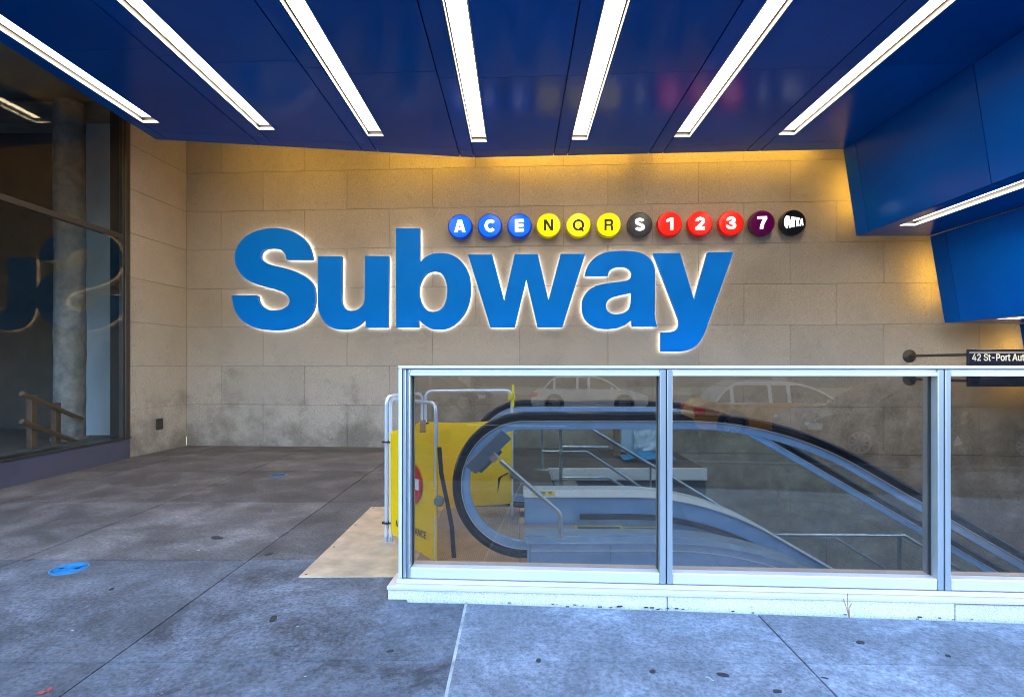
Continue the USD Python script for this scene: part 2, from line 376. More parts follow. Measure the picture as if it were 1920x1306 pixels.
xs2 = sorted(set(xs + [-.3]))
for i in range(len(xs) - 1):
    for j in range(len(ys) - 1):
        if j >= 5 and i == 0: pass
        c = sbox(xs[i] + .005, ys[j] + .004, xs[i + 1] - .005, ys[j + 1] - .004).intersection(allowed)
        for g in getattr(c, 'geoms', [c]):
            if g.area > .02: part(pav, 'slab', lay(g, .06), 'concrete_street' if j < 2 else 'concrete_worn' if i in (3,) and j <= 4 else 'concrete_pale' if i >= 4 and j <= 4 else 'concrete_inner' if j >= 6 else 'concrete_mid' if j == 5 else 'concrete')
bed = sbox(-6.3, -3.0, 9.6, 10.0).intersection(allowed)
for g in getattr(bed, 'geoms', [bed]):
    cells = [g.intersection(sbox(a, b, a2, b2)) for a, a2 in zip(xs, xs[1:]) for b, b2 in ((-3.1, -.1), (-.1, 3.39), (3.39, 11))]
    part(pav, 'joint_filler', [lay(c, .05, -.007) for c in cells if not c.is_empty and c.area > .01], 'joint_dark')
part(pav, 'joint_sealant', lay(sbox(-.307, .1, -.293, 3.13), .03, .001), 'sealant')
gums = []
for n_, (x, y, r_) in enumerate([(.93, 2.42, .020), (.62, 2.44, .014), (-1.35, 2.95, .026), (-2.9, 2.75, .03), (-2.7, 2.58, .022), (-2.45, 4.35, .04), (-1.85, 3.97, .022),
                  (1.75, 2.72, .020), (.1, 2.52, .014), (1.12, 2.30, .016), (-1.1, 4.3, .018), (-.62, 2.6, .013), (-2.55, 3.35, .014), (2.1, 2.6, .012), (-3.3, 3.1, .014)]):
    rr_ = random.Random(n_); k_ = [rr_.uniform(.85, 1.15) for _ in range(9)]; w_ = rr_.uniform(.9, 1.6); q_ = rr_.uniform(0, 3)
    pg = Polygon(spline([(r_ * w_ * k_[i] * math.cos(i * .698), r_ / w_ * k_[i] * math.sin(i * .698)) for i in range(9)], 3)).buffer(0)
    m_ = ext(affinity.rotate(pg, math.degrees(q_)), .003); m_.apply_translation((x, y, gz(x))); gums.append(m_)
part(pav, 'chewing_gum', gums, 'gum', kind='stuff')
lit = thing('paper_litter', 'small red and yellow scrap of paper on the pavement in the near left corner', 'litter', (-2.03, 2.28, 0))
part(lit, 'paper_scrap', [bx(-2.05, -2.025, 2.275, 2.292, .002, .006), bx(-2.027, -2.012, 2.292, 2.312, .002, .009)], 'scrap_red')

def floor_cover(x, y, r, label, m):
    t = thing('floor_cover', label, 'utility cover', (x, y, 0))
    ring = trimesh.creation.annulus(r * .9, r, .012, sections=40); ring.apply_translation((x, y, .002)); part(t, 'rim', ring, 'cover_rim')
    lid = trimesh.creation.cylinder(r * .88, .008, sections=40); lid.apply_translation((x, y, .002)); part(t, 'lid', lid, m)
    part(t, 'lifting_slot', [bx(x - r * .6, x - r * .35, y - .012, y + .012, .0055, .0075), bx(x + r * .35, x + r * .6, y - .012, y + .012, .0055, .0075)], 'black_trim')
floor_cover(-3.09, 3.68, .112, 'bright blue painted round cover in the pavement at lower left', 'cover_blue')
floor_cover(-3.06, 6.83, .105, 'small dull blue round cover in the pavement near the back wall', 'cover_dark')

# ------------------------------------------------------------------ granite back wall, its courses of stones
wall = thing('stone_wall', 'long wall of tan granite blocks behind the blue letters', 'wall', (0, CW, 0))
H = .678; Z0 = .049
def wall_pt(s, d, z): return np.array([0, CW, 0]) + U * s + V * d + np.array([0, 0, z])
def wall_box(s0, s1, d0, d1, z0, z1, c=0): return frame_mesh(bx(s0, s1, d0, d1, z0, z1, c), (0, CW, 0), U, V, (0, 0, 1))
SL = -5.85; SR = 10.6
for k in range(-4, 8):
    za, zb = Z0 + k * H, Z0 + (k + 1) * H
    if k == 0: za = -.05
    if k == -1: zb = -.055
    off = .0345 + (0 if k % 2 == 0 else .7475)
    left = SL if k >= 0 else 0.3
    js = sorted([left] + [off + 1.4975 * i for i in range(-5, 9) if left + .1 < off + 1.4975 * i < SR - .1] + [SR])
    for a, b in zip(js, js[1:]):
        d = rng.uniform(-.0015, .0015)
        part(wall, 'stone', slab([wall_pt(a, d, za), wall_pt(b, d, za), wall_pt(b, d, zb), wall_pt(a, d, zb)], .10, .0018, .003), 'granite')
part(wall, 'mortar', [wall_box(SL, SR, .03, .3, 0, 5.48), wall_box(.3, SR, .03, .3, -2.8, 0)], 'joint_dark')
# short return wall on the left
ret = thing('return_wall', 'short granite wall between the shop window and the long back wall', 'wall', (-5.9, 8.7, 0))
A, B = np.array([-5.934, 8.14, 0]), np.array([-5.837, wall_y(-5.837), 0])
for k in range(0, 8):
    za, zb = Z0 + k * H, Z0 + (k + 1) * H
    if k == 0: za = -.05
    e = np.array([0, 0, 1.0])
    part(ret, 'stone', slab([A + e * za, B + e * za, B + e * zb, A + e * zb], .10, .0018, .003), 'granite')
rn = np.cross(B - A, (0, 0, 1)); rn = rn / np.linalg.norm(rn)
if rn[0] < 0: rn = -rn
ru = (B - A) / np.linalg.norm(B - A)
part(ret, 'mortar', frame_mesh(bx(0, np.linalg.norm(B - A), -.3, -.03, -.05, 5.48), A, ru, rn, (0, 0, 1)), 'joint_dark')
plate = thing('wall_plate', 'small square bronze plate low on the granite return wall', 'vent plate', tuple(A + ru * .62))
part(plate, 'plate', frame_mesh(bx(.55, .70, .002, .014, .36, .54, .004), A, ru, rn, (0, 0, 1)), 'bronze')
part(plate, 'screw', [frame_mesh(trimesh.creation.cylinder(.006, .006, sections=8), A + ru * s + rn * .016 + np.array([0, 0, z]), ru, (0, 0, 1), rn) for s in (.565, .685) for z in (.375, .525)], 'dark_metal')

# ------------------------------------------------------------------ shop front on the left
shop = thing('shop_window', 'tall dark shop window with a granite plinth at the left', 'shop window', (-5.93, 5, 0))
GX = -5.93
part(shop, 'plinth', bx(-6.12, -5.90, .5, 8.135, -.05, .30, .006), 'dark_granite')
part(shop, 'sill', bx(-6.12, -5.885, .5, 8.14, .301, .325, .003), 'dark_metal')
part(shop, 'corner_post', bx(-5.99, -5.90, 8.03, 8.135, .326, 5.45, .004), 'bronze')
part(shop, 'post_bead', bx(-5.965, -5.915, 7.985, 8.029, .327, 5.45, .003), 'dark_metal')
part(shop, 'transom', bx(-5.985, -5.905, .5, 7.984, 3.30, 3.375, .004), 'bronze')
part(shop, 'mullion', bx(-5.985, -5.905, 3.0, 3.07, .326, 5.45, .004), 'bronze')
for z0, z1 in ((.327, 3.299), (3.376, 5.45)):
    part(shop, 'pane', frame_mesh(bx(-.012, 0, -4.912, 0, z0, z1), (-5.91, 7.984, 0), (1, -.012, 0), (.012, 1, 0), (0, 0, 1)), 'shop_glass')
    part(shop, 'pane', bx(-5.966, -5.954, .5, 2.999, z0, z1), 'shop_glass')
room = thing('shop_interior', 'dim shop room seen through the tall left window', 'room', (-9, 6, 0))
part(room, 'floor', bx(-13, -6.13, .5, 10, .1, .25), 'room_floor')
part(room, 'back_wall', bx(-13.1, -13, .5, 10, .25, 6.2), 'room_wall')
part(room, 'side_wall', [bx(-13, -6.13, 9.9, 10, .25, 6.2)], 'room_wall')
part(room, 'ceiling_deck', [bx(-13, -6.0, y, y + .22, 5.75 + .05 * (i % 2), 5.85) for i, y in enumerate(np.arange(.5, 10, .22))], 'deck_steel')
for y in (3.2, 5.9, 8.5): part(room, 'ceiling_beam', [bx(-13, -6.1, y - .09, y + .09, 5.55, 5.57), bx(-13, -6.1, y - .012, y + .012, 5.33, 5.55), bx(-13, -6.1, y - .09, y + .09, 5.30, 5.33)], 'deck_steel')
part(room, 'partition', bx(-7.25, -6.02, 8.9, 8.95, .25, 5.5), 'pale_panel', label='pale blue-grey partition at the end of the room')
part(room, 'door_edge', bx(-6.60, -6.58, 8.87, 8.90, .25, 5.5), 'aluminium')
colm = thing('column', 'rough plastered grey column standing inside the shop window', 'column', (-7.0, 8.34, .25))
zz = np.linspace(.25, 5.5, 60); th = np.linspace(0, 2 * math.pi, 33)[:-1]
Vc, Fc = [], []
for i, z in enumerate(zz):
    for j, a in enumerate(th):
        p = np.array([math.cos(a), math.sin(a), z]); r = .2 + .022 * (meshkit.fbm(np.array([[p[0] * 2, p[1] * 2, z * 1.6]]), 3, 5)[0] - .5) * 2
        Vc.append((-7.0 + p[0] * r, 8.34 + p[1] * r, z))
for i in range(len(zz) - 1):
    for j in range(32):
        a0, a1 = i * 32 + j, i * 32 + (j + 1) % 32; Fc += [[a0, a1, a1 + 32], [a0, a1 + 32, a0 + 32]]
part(colm, 'shaft', trimesh.Trimesh(Vc, Fc, process=False), 'rough_column', smooth=True)
part(colm, 'collar', frame_mesh(trimesh.creation.annulus(.2, .235, .05, sections=32), (-7.0, 8.34, .27), (1, 0, 0), (0, 1, 0), (0, 0, 1)), 'rough_column')
hr = thing('wooden_handrail', 'wooden handrail with two posts inside the shop window', 'handrail', (-6.8, 7.5, .25))
for y in (7.47, 7.86): part(hr, 'post', bx(-6.84, -6.76, y - .045, y + .045, .25, 1.0 if y < 7.6 else .86, .005), 'wood')
for z in (1.0, .62): part(hr, 'rail', tube([(-6.74, 7.25, z + .03), (-6.74, 8.25, z - .42)], .035, 8), 'wood')

# ------------------------------------------------------------------ blue soffit (canopy) with its strip lights
canopy = thing('canopy', 'stepped canopy of glossy blue metal panels overhead', 'canopy', (0, 6, CZ))
def edge_y(x):
    if x < -.71: return 8.75 + .147 * (x + .71)
    return 8.71 + K * x
XL, XR = -5.462, 5.172; FRONT = 3.4
PX = [-.71 + 1.523 * k for k in range(-3, 4)]          # right seam of each pair = left side of each slot
SLOT = .25; NARROW = .225
def slot_end(x): return edge_y(x + .12) - .585
def panel_poly(poly, z, name='panel', m='blue_panel', t=.03):
    mm = ext(poly, t); mm.apply_translation((0, 0, z)); part(canopy, name, mm, m)
strips = []
cols = []
prev = XL
for k, x in enumerate(PX):
    if k == 0:
        pass
    if x - NARROW > prev + .05 and k > 0: cols.append((prev, x - NARROW, True))
    elif k == 0: cols.append((XL, x, False))
    if k > 0: cols.append((x - NARROW, x, False))
    prev = x
cols.append((PX[-1], XR, True))
g = .008
for a, b, slotted in cols:
    ym = edge_y((a + b) / 2)
    cuts = [0, .30, 2.4, 4.4, 9]
    for c0, c1 in zip(cuts, cuts[1:]):
        ks = .147 if (a + b) / 2 < -.71 else K
        def yl(x, c): return max(FRONT, edge_y(x) - c if c < .31 else ym + K * (x - (a + b) / 2) - c)
        def yc(x, c): return max(FRONT, (edge_y(x) - c) if c <= .3 else (edge_y((a + b) / 2) + K * (x - (a + b) / 2) - c))
        P = Polygon([(a + g, yc(a, c1) + .003), (b - g, yc(b, c1) + .003), (b - g, yc(b, c0) - .003), (a + g, yc(a, c0) - .003)])
        if P.is_valid and P.area < .02: continue
        if not P.is_valid: continue
        if slotted or a == PX[0]:
            P = P.difference(sbox(a - .1, FRONT + .4, a + SLOT, slot_end(a)))
        for q in getattr(P, 'geoms', [P]):
            if q.area > .01: panel_poly(q, CZ)
# backing above, edge trims and an added front fascia that blocks daylight
bk = Polygon([(XL, FRONT), (XR, FRONT), (XR, edge_y(XR)), (-.71, edge_y(-.71)), (XL, edge_y(XL))]).buffer(-.012)
mm = ext(bk, .02); mm.apply_translation((0, 0, CZ + .10)); part(canopy, 'backing', mm, 'black_trim')
def edge_strip(x0, x1, z0, z1):
    p0, p1 = np.array([x0, edge_y(x0) - .010, 0]), np.array([x1, edge_y(x1) - .010, 0]); u = (p1 - p0) / np.linalg.norm(p1 - p0); w = np.array([-u[1], u[0], 0])
    return frame_mesh(bx(.002, np.linalg.norm(p1 - p0) - .002, -.012, 0, z0, z1), p0, u, w, (0, 0, 1))
part(canopy, 'edge_trim', edge_strip(XL + .01, -.71, CZ + .031, CZ + .099), 'blue_panel')
part(canopy, 'edge_trim', edge_strip(-.71, XR - .01, CZ + .031, CZ + .099), 'blue_panel')
part(canopy, 'edge_trim', bx(XL + .012, XL + .024, FRONT + .01, edge_y(XL) - .03, CZ + .031, CZ + .099), 'blue_panel')
part(canopy, 'front_fascia', bx(XL - 8, 12, FRONT - .05, FRONT - .02, 4.02, CZ + .9, .004), 'blue_panel')  # out of view, added and hung low to keep daylight off wall and soffit
# stepped fascia going down with the escalators: (x, z) of the fold lines
steps = [(5.172, CZ), (5.372, 3.448), (6.483, 3.434), (6.703, 2.073), (7.81, 2.06), (8.03, .70), (9.4, .69)]
for i in range(len(steps) - 1):
    (xa, za), (xb, zb) = steps[i], steps[i + 1]
    steep = abs(zb - za) > .5
    cuts = [0, .30, 2.4, 4.6]
    for c0, c1 in zip(cuts, cuts[1:]):
        ya0, ya1, yb0, yb1 = edge_y(xa) - c0, edge_y(xa) - c1, edge_y(xb) - c0, edge_y(xb) - c1
        if steep:
            part(canopy, 'fascia_panel', slab([(xa, ya1, za), (xa, ya0, za), (xb, yb0, zb), (xb, yb1, zb)][::-1] if False else [(xa, ya0, za), (xa, ya1, za), (xb, yb1, zb), (xb, yb0, zb)], .03, .005, .003), 'blue_panel')
        else:
            P = Polygon([(xa + .004, ya1 + .003), (xb - .03, yb1 + .003), (xb - .03, yb0 - .003), (xa + .004, ya0 - .003)])
            sx = xa + .19
            P = P.difference(sbox(sx, edge_y(sx) - 4.2, sx + SLOT, edge_y(sx) - .60))
            mm = ext(P, .03); v = np.array(mm.vertices); v[:, 2] += za + (zb - za) * (v[:, 0] - xa) / (xb - xa); mm.vertices = v
            part(canopy, 'panel', mm, 'blue_panel')
    # dark lining behind, set back from the wall edge
    if steep: part(canopy, 'backing', slab([(xa + .10, edge_y(xa) - .02, za), (xa + .10, 3.9, za), (xb + .10, 3.9, zb + .10), (xb + .10, edge_y(xb) - .02, zb + .10)], .02, 0, .001), 'black_trim')
    else: part(canopy, 'backing', slab([(xa + .10, edge_y(xa) - .02, za + .10), (xa + .10, 3.9, za + .10), (xb + .10, 3.9, zb + .10), (xb + .10, edge_y(xb) - .02, zb + .10)], .02, 0, .001), 'black_trim')

def strip_light(x, y0, y1, z, label):
    t = thing('strip_light', label, 'strip light', (x + SLOT / 2, (y0 + y1) / 2, z))
    e = .003
    part(t, 'housing', [bx(x + e, x + .012, y0 + e, y1 - .012, z + .004, z + .031), bx(x + SLOT - .012, x + SLOT - e, y0 + e, y1 - .012, z + .004, z + .031),
                        bx(x + e, x + SLOT - e, y1 - .012, y1 - e, z + .004, z + .031)], 'housing_white')
    part(t, 'trim', [bx(x + e, x + .012, y0, y1 - e, z + .032, z + .078), bx(x + SLOT - .012, x + SLOT - e, y0, y1 - e, z + .032, z + .078), bx(x + .0125, x + SLOT - .0125, y1 - .012, y1 - e, z + .032, z + .078),
                     bx(x + .0125, x + .026, y0, y1 - .0125, z + .066, z + .078), bx(x + SLOT - .026, x + SLOT - .0125, y0, y1 - .0125, z + .066, z + .078), bx(x + .0265, x + SLOT - .0265, y1 - .032, y1 - .0125, z + .066, z + .078)], 'black_trim')
    part(t, 'diffuser', bx(x + .0265, x + SLOT - .0265, y0, y1 - .033, z + .069, z + .078), 'tube_light')
    ym = y1 - 1.75
    part(t, 'lens_joint', bx(x + .0265, x + SLOT - .0265, ym - .004, ym + .004, z + .0665, z + .0688), 'housing_white')
names = ['strip light nearest the shop window, leftmost overhead', 'second strip light from the left, over the open pavement', 'third strip light from the left, above the letter S', 'fourth strip light, almost straight overhead left of centre',
         'fifth strip light, just right of centre above the yellow discs', 'sixth strip light from the left, above the red discs', 'seventh strip light, last one in the level soffit on the right']
for n, x in zip(names, PX): strip_light(x, FRONT + .41, slot_end(x), CZ, n)
for i, n in ((1, 'strip light in the first lowered step of the canopy on the right'), (3, 'strip light in the lowest canopy step beside the hanging station sign')):
    (xa, za), (xb, zb) = steps[i], steps[i + 1]; sx = xa + .19
    strip_light(sx, edge_y(sx) - 4.15, edge_y(sx) - .61, za + (zb - za) * .28, n)
# warm cove tubes hidden behind the canopy's wall edge
def cove(p, q, label):
    t = thing('cove_tube', label, 'cove lamp', tuple((np.array(p) + np.array(q)) / 2))
    part(t, 'tube', rod(p, q, .018, 8), 'cove_light')
for a, b, w in ((-4.9, -2.9, 'left'), (-2.6, -.8, 'centre left'), (-.5, 1.9, 'centre'), (2.2, 4.9, 'right')):
    cove((a, edge_y(a) + .07, CZ + .12), (b, edge_y(b) + .07, CZ + .12), 'warm yellow cove tube above the soffit edge, %s stretch of the wall' % w)
for i, w in ((0, 'first'), (2, 'second'), (4, 'third')):
    (xa, za), (xb, zb) = steps[i], steps[i + 1]
    cove((xa + .17, edge_y(xa) + .06, za - .20), (xa + .28, edge_y(xa) + .06, za - 1.0), 'warm yellow cove tube behind the %s step of the blue fascia' % w)

# ------------------------------------------------------------------ upper building above the canopy
up = thing('upper_building', 'building storeys above the canopy', 'building', (0, 4, 5.5))
part(up, 'facade', [bx(-40, 40, 3.0, 3.3, 5.72, 40), bx(-40, -6.1, .45, 3.0, 6.25, 40)], 'stone_far')
part(up, 'slab', bx(-40, 40, 3.3, 30, 5.72, 5.9), 'stone_far')
part(up, 'side_wall', [bx(10.7, 40, 3.0, 30, -3, 5.72), bx(-40, -13.2, .4, 30, -1, 6.2)], 'stone_far')
part(up, 'roof', bx(-40, 40, 3.3, 40, 39.5, 40), 'stone_far')
part(up, 'end_wall', [bx(-40, -39.6, 3.3, 40, 5.9, 39.5), bx(39.6, 40, 3.3, 40, 5.9, 39.5), bx(-40, 40, 39.7, 40, -1, 39.5)], 'stone_far')

# ------------------------------------------------------------------ blue wall letters with a lit halo
def L(sc, ox, oy, pts): return [(ox + p[0] / sc, oy + p[1] / sc) + tuple(p[2:]) for p in pts]
GL = {}
GL['S'] = (L(6.2176, 430, 420, [(972,413,1),(955,320),(915,225),(850,150),(760,92),(650,58),(530,45),(400,58),(280,95),(170,165),(95,265),(65,375),(85,490),(140,585),(230,660),(340,706),(450,738),(550,765),(640,800),(690,845),(705,890),(690,940),(640,980),(560,1002),(490,1002),(420,980),(365,935),(338,880),(330,830,1),(33,830,1),(45,920),(75,1020),(140,1110),(230,1175),(350,1220),(500,1238),(640,1232),(760,1200),(880,1135),(960,1040),(1000,930),(1003,810),(980,710),(910,625),(810,565),(700,525),(580,495),(470,465),(400,428),(365,385),(370,340),(405,300),(460,283),(540,282),(610,305),(650,345),(668,413,1)]), None)
GL['u'] = (L(7.68, 590, 460, [(52,155,1),(393,155,1),(386,760,1),(400,840),(440,905),(500,935),(560,937),(630,915),(690,865),(718,800),(722,740,1),(730,150,1),(1072,150,1),(1065,1188,1),(738,1188,1),(735,1062,1),(690,1110),(600,1175),(500,1210),(400,1215),(280,1195),(180,1140),(110,1050),(70,960),(52,850),(50,780,1)]), None)
GL['b'] = (L(6.2176, 735, 420, [(50,50,1),(328,48,1),(330,447,1),(380,395),(450,355),(540,337),(620,338),(720,365),(800,420),(865,500),(905,590),(922,700),(922,800),(908,900),(870,1010),(810,1100),(730,1175),(640,1220),(540,1232),(460,1220),(390,1180),(318,1118,1),(318,1207,1),(52,1207,1)]),
           L(6.2176, 735, 420, [(490,550),(420,570),(365,630),(330,710),(322,790),(335,880),(370,955),(430,1010),(490,1020),(550,1005),(605,955),(635,880),(647,790),(640,700),(615,625),(570,570)]))
GL['w'] = (L(7.683, 870, 460, [(62,130,1),(412,130,1),(585,790,1),(735,125,1),(1070,122,1),(1223,785,1),(1398,120,1),(1755,118,1),(1425,1178,1),(1063,1178,1),(903,492,1),(738,1180,1),(385,1180,1)]), None)
GL['a'] = (L(7.68, 1080, 460, [(130,443,1),(150,350),(190,270),(250,200),(330,140),(440,98),(560,80),(680,75),(800,80),(920,100),(1020,145),(1090,210),(1130,290),(1145,390,1),(1143,950,1),(1152,1080),(1178,1172,1),(815,1172,1),(798,1082,1),(720,1140),(620,1185),(520,1203),(420,1205),(310,1190),(210,1140),(130,1060),(95,970),(85,870),(100,770),(145,690),(220,620),(320,573),(440,545),(560,530),(680,513),(750,497),(790,460),(803,415),(795,375),(760,335),(700,312),(620,310),(550,325),(500,360),(470,410),(462,440,1)]),
           L(7.68, 1080, 460, [(798,683,1),(700,705),(600,728),(520,755),(465,800),(438,860),(450,920),(490,965),(550,988),(630,985),(710,960),(765,910),(790,850),(798,770)]))
GL['y'] = (L(6.2176, 1220, 460, [(33,92,1),(348,85,1),(512,630,1),(670,80,1),(975,72,1),(668,930,1),(640,1010),(600,1090),(550,1155),(490,1200),(400,1230),(300,1238,1),(120,1238,1),(122,1010,1),(240,1006),(290,990),(325,950),(333,900),(325,850,1)]), None)
def to_wall(px, py, d):
    """place on the plane d in front of the granite, from the traced drawing of the sign"""
    n = (CW - d * math.hypot(1, K)) / (1 - K * (px - 970) / 1000.0)
    x = (px - 970) / 1000.0 * n
    return x * math.hypot(1, K), 1.4 + (686 - py) / 1000.0 * n
STAND, FRONT_D = .032, .125
for ch in 'Subway':
    o, h = GL[ch]
    poly = Polygon([to_wall(x, y, FRONT_D) for x, y in spline(o)], [[to_wall(x, y, FRONT_D) for x, y in spline(h)]] if h else None).buffer(0)
    c = poly.centroid
    t = thing('sign_letter', 'blue halo-lit wall letter %s of the word Subway' % ch, 'sign letter', tuple(wall_pt(c.x, -FRONT_D, poly.bounds[1])))
    oo = (0, CW, 0)
    part(t, 'body', frame_mesh(ext(poly.buffer(-.004), FRONT_D - STAND - .012), wall_pt(0, -STAND, 0), U, (0, 0, 1), -V), 'letter_side', smooth=30)
    part(t, 'face', frame_mesh(ext(poly, .0115), wall_pt(0, -(FRONT_D - .0115), 0), U, (0, 0, 1), -V), 'letter_blue', smooth=30)
    part(t, 'halo_lamp', frame_mesh(ext(poly.buffer(-.012), .004), wall_pt(0, -(STAND - .0045), 0), U, (0, 0, 1), -V), 'halo_light')
    for q in [poly.representative_point()]:
        part(t, 'stud', rod(wall_pt(q.x, 0, q.y), wall_pt(q.x, -STAND + .006, q.y), .01, 8), 'dark_metal')

# ------------------------------------------------------------------ row of route discs
def st(*pts, w=.2): return LineString(pts).buffer(w / 2, cap_style='flat', join_style='mitre')
def arc(cx, cy, rx, ry, a0, a1, n=20): return [(cx + rx * math.cos(math.radians(a0 + (a1 - a0) * k / n)), cy + ry * math.sin(math.radians(a0 + (a1 - a0) * k / n))) for k in range(n + 1)]
def glyph(c):
    w = .25
    if c == 'A':
        return unary_union([Polygon([(-.46, 0), (-.17, 1), (.17, 1), (.46, 0), (.20, 0), (0, .74), (-.20, 0)]), sbox(-.28, .2, .28, .40).intersection(Polygon([(-.46, 0), (-.17, 1), (.17, 1), (.46, 0)]))])
    if c == 'C': return LineString(arc(0, .5, .345, .385, 42, 318, 30)).buffer(w / 2, cap_style='flat')
    if c == 'E': return unary_union([sbox(-.36, 0, -.10, 1), sbox(-.36, 0, .36, .22), sbox(-.36, .78, .36, 1), sbox(-.36, .40, .32, .60)])
    if c == 'N': return unary_union([sbox(-.42, 0, -.20, 1), sbox(.20, 0, .42, 1), Polygon([(-.42, 1), (-.17, 1), (.42, 0), (.17, 0)])])
    if c == 'Q': return unary_union([Point(0, .5).buffer(.51).difference(affinity.scale(Point(0, .5).buffer(.32), .94, 1)), st((.10, .28), (.46, -.04), w=.19)])
    if c == 'R': return unary_union([sbox(-.39, 0, -.17, 1), LineString([(-.3, .90), (.10, .90)] + arc(.10, .69, .20, .21, 90, -90, 12) + [(-.3, .48)]).buffer(.10, cap_style='flat', join_style='mitre'), LineString([(.06, .48)] + arc(.12, .30, .16, .18, 80, 0, 6) + [(.29, .0)]).buffer(.09, cap_style='flat')])
    if c == 'S' or c == '3':
        if c == '3': p = unary_union([LineString(arc(-.02, .735, .25, .16, 190, -80, 22)).buffer(.105, cap_style='flat'), LineString(arc(-.02, .29, .28, .185, 80, -190, 26)).buffer(.105, cap_style='flat'), sbox(-.14, .44, .02, .62)]); return p
        return LineString(arc(0, .715, .27, .175, 20, 250, 24) + arc(0, .285, .29, .175, 75, -160, 26)).buffer(.115, cap_style='flat')
    if c == '1': return unary_union([sbox(-.02, 0, .22, 1), Polygon([(.04, 1), (-.30, .84), (-.30, .66), (.04, .72)])])
    if c == '2': return unary_union([LineString(arc(0, .70, .25, .19, 185, -35, 24) + [(-.24, .12)]).buffer(.11, cap_style='flat', join_style='mitre'), sbox(-.36, 0, .36, .21)])
    if c == '7': return unary_union([sbox(-.36, .79, .38, 1), LineString([(.30, .9), (.10, .55), (-.02, .25), (-.05, 0)]).buffer(.125, cap_style='flat')])
    if c == 'MTA':   # bold word tapering to the right, its left side bowed like the disc
        f = 1 / 13.71 * 7.8e-3
        ps = [[(1130,300),(1080,390),(1065,490),(1085,590),(1140,675),(1175,660),(1192,530),(1215,655),(1275,640),(1292,545),(1312,640),(1362,625),(1362,340),(1278,325),(1244,470),(1230,318)],
              [(1376,343),(1505,365),(1505,430),(1478,428),(1478,605),(1412,620),(1412,425),(1376,420)], [(1495,605),(1540,380),(1590,387),(1610,590),(1572,595),(1565,545),(1546,546),(1540,600)]]
        return unary_union([Polygon([((x - 1340) * f, .5 - (y - 490) * f) for x, y in p]).buffer(-.0025) for p in ps])
row = [('A', 'disc_blue', 863.3, 424), ('C', 'disc_blue', 919, 423), ('E', 'disc_blue', 974.8, 422.5), ('N', 'disc_yellow', 1029.7, 422), ('Q', 'disc_yellow', 1085.7, 421.9), ('R', 'disc_yellow', 1142.5, 421.2),
       ('S', 'disc_grey', 1200.8, 420.6), ('1', 'disc_red', 1257, 419.5), ('2', 'disc_red', 1314, 418.8), ('3', 'disc_red', 1372, 418), ('7', 'disc_purple', 1430.4, 417.3), ('MTA', 'disc_black', 1489, 416.5)]
cname = {'disc_blue': 'blue', 'disc_yellow': 'yellow', 'disc_grey': 'dark grey', 'disc_red': 'red', 'disc_purple': 'purple', 'disc_black': 'black'}
DD = .155
for c, m, px, py in row:
    s, z = to_wall(px, py, DD)
    yellow = m == 'disc_yellow'
    t = thing('route_disc', '%s round wall disc with %s %s' % (cname[m], 'black' if yellow else 'white', 'MTA lettering' if c == 'MTA' else ('numeral ' if c.isdigit() else 'letter ') + {'1': 'one', '2': 'two', '3': 'three', '7': 'seven'}.get(c, c)), 'route disc', tuple(wall_pt(s, -.08, z)))
    R = .207
    prof = [(0, 0), (R - .006, 0), (R, .006), (R, .075)] + [(R - .022 + .022 * math.cos(a), .075 + .022 * math.sin(a)) for a in np.linspace(0, math.pi / 2, 5)[1:]] + [(0, .097 + .004)]
    rev = trimesh.creation.revolve(np.array(prof[:-1] + [(0, .097)]), sections=64)
    fc = trimesh.creation.revolve(np.array([(0, .0972), (R - .024, .0972), (R - .026, .0985), (R * .6, .0995), (0, .1)]), sections=64)
    part(t, 'face', frame_mesh(fc, wall_pt(s, -(DD - .099), z), U, (0, 0, 1), -V), m, smooth=35)
    part(t, 'rim', frame_mesh(rev, wall_pt(s, -(DD - .099), z), U, (0, 0, 1), -V), m.replace('disc', 'rim'), smooth=35)
    hgt = {'MTA': 1}.get(c, .205 if not yellow else .19)
    wd = {'MTA': 1}.get(c, hgt * 1.0)
    gpoly = affinity.scale(glyph(c), wd, hgt, origin=(0, .5))
    gpoly = affinity.translate(gpoly, s - gpoly.bounds[0] - (gpoly.bounds[2] - gpoly.bounds[0]) / 2, z - .5)
    part(t, 'lettering', frame_mesh(ext(gpoly, .006), wall_pt(0, -(DD - .001), 0), U, (0, 0, 1), -V), 'black_print' if yellow else 'glyph_white')
    part(t, 'mount', frame_mesh(trimesh.creation.cylinder(.05, DD - .101, sections=20), wall_pt(s, -(DD - .1005) / 2, z), U, (0, 0, 1), -V), 'dark_metal')

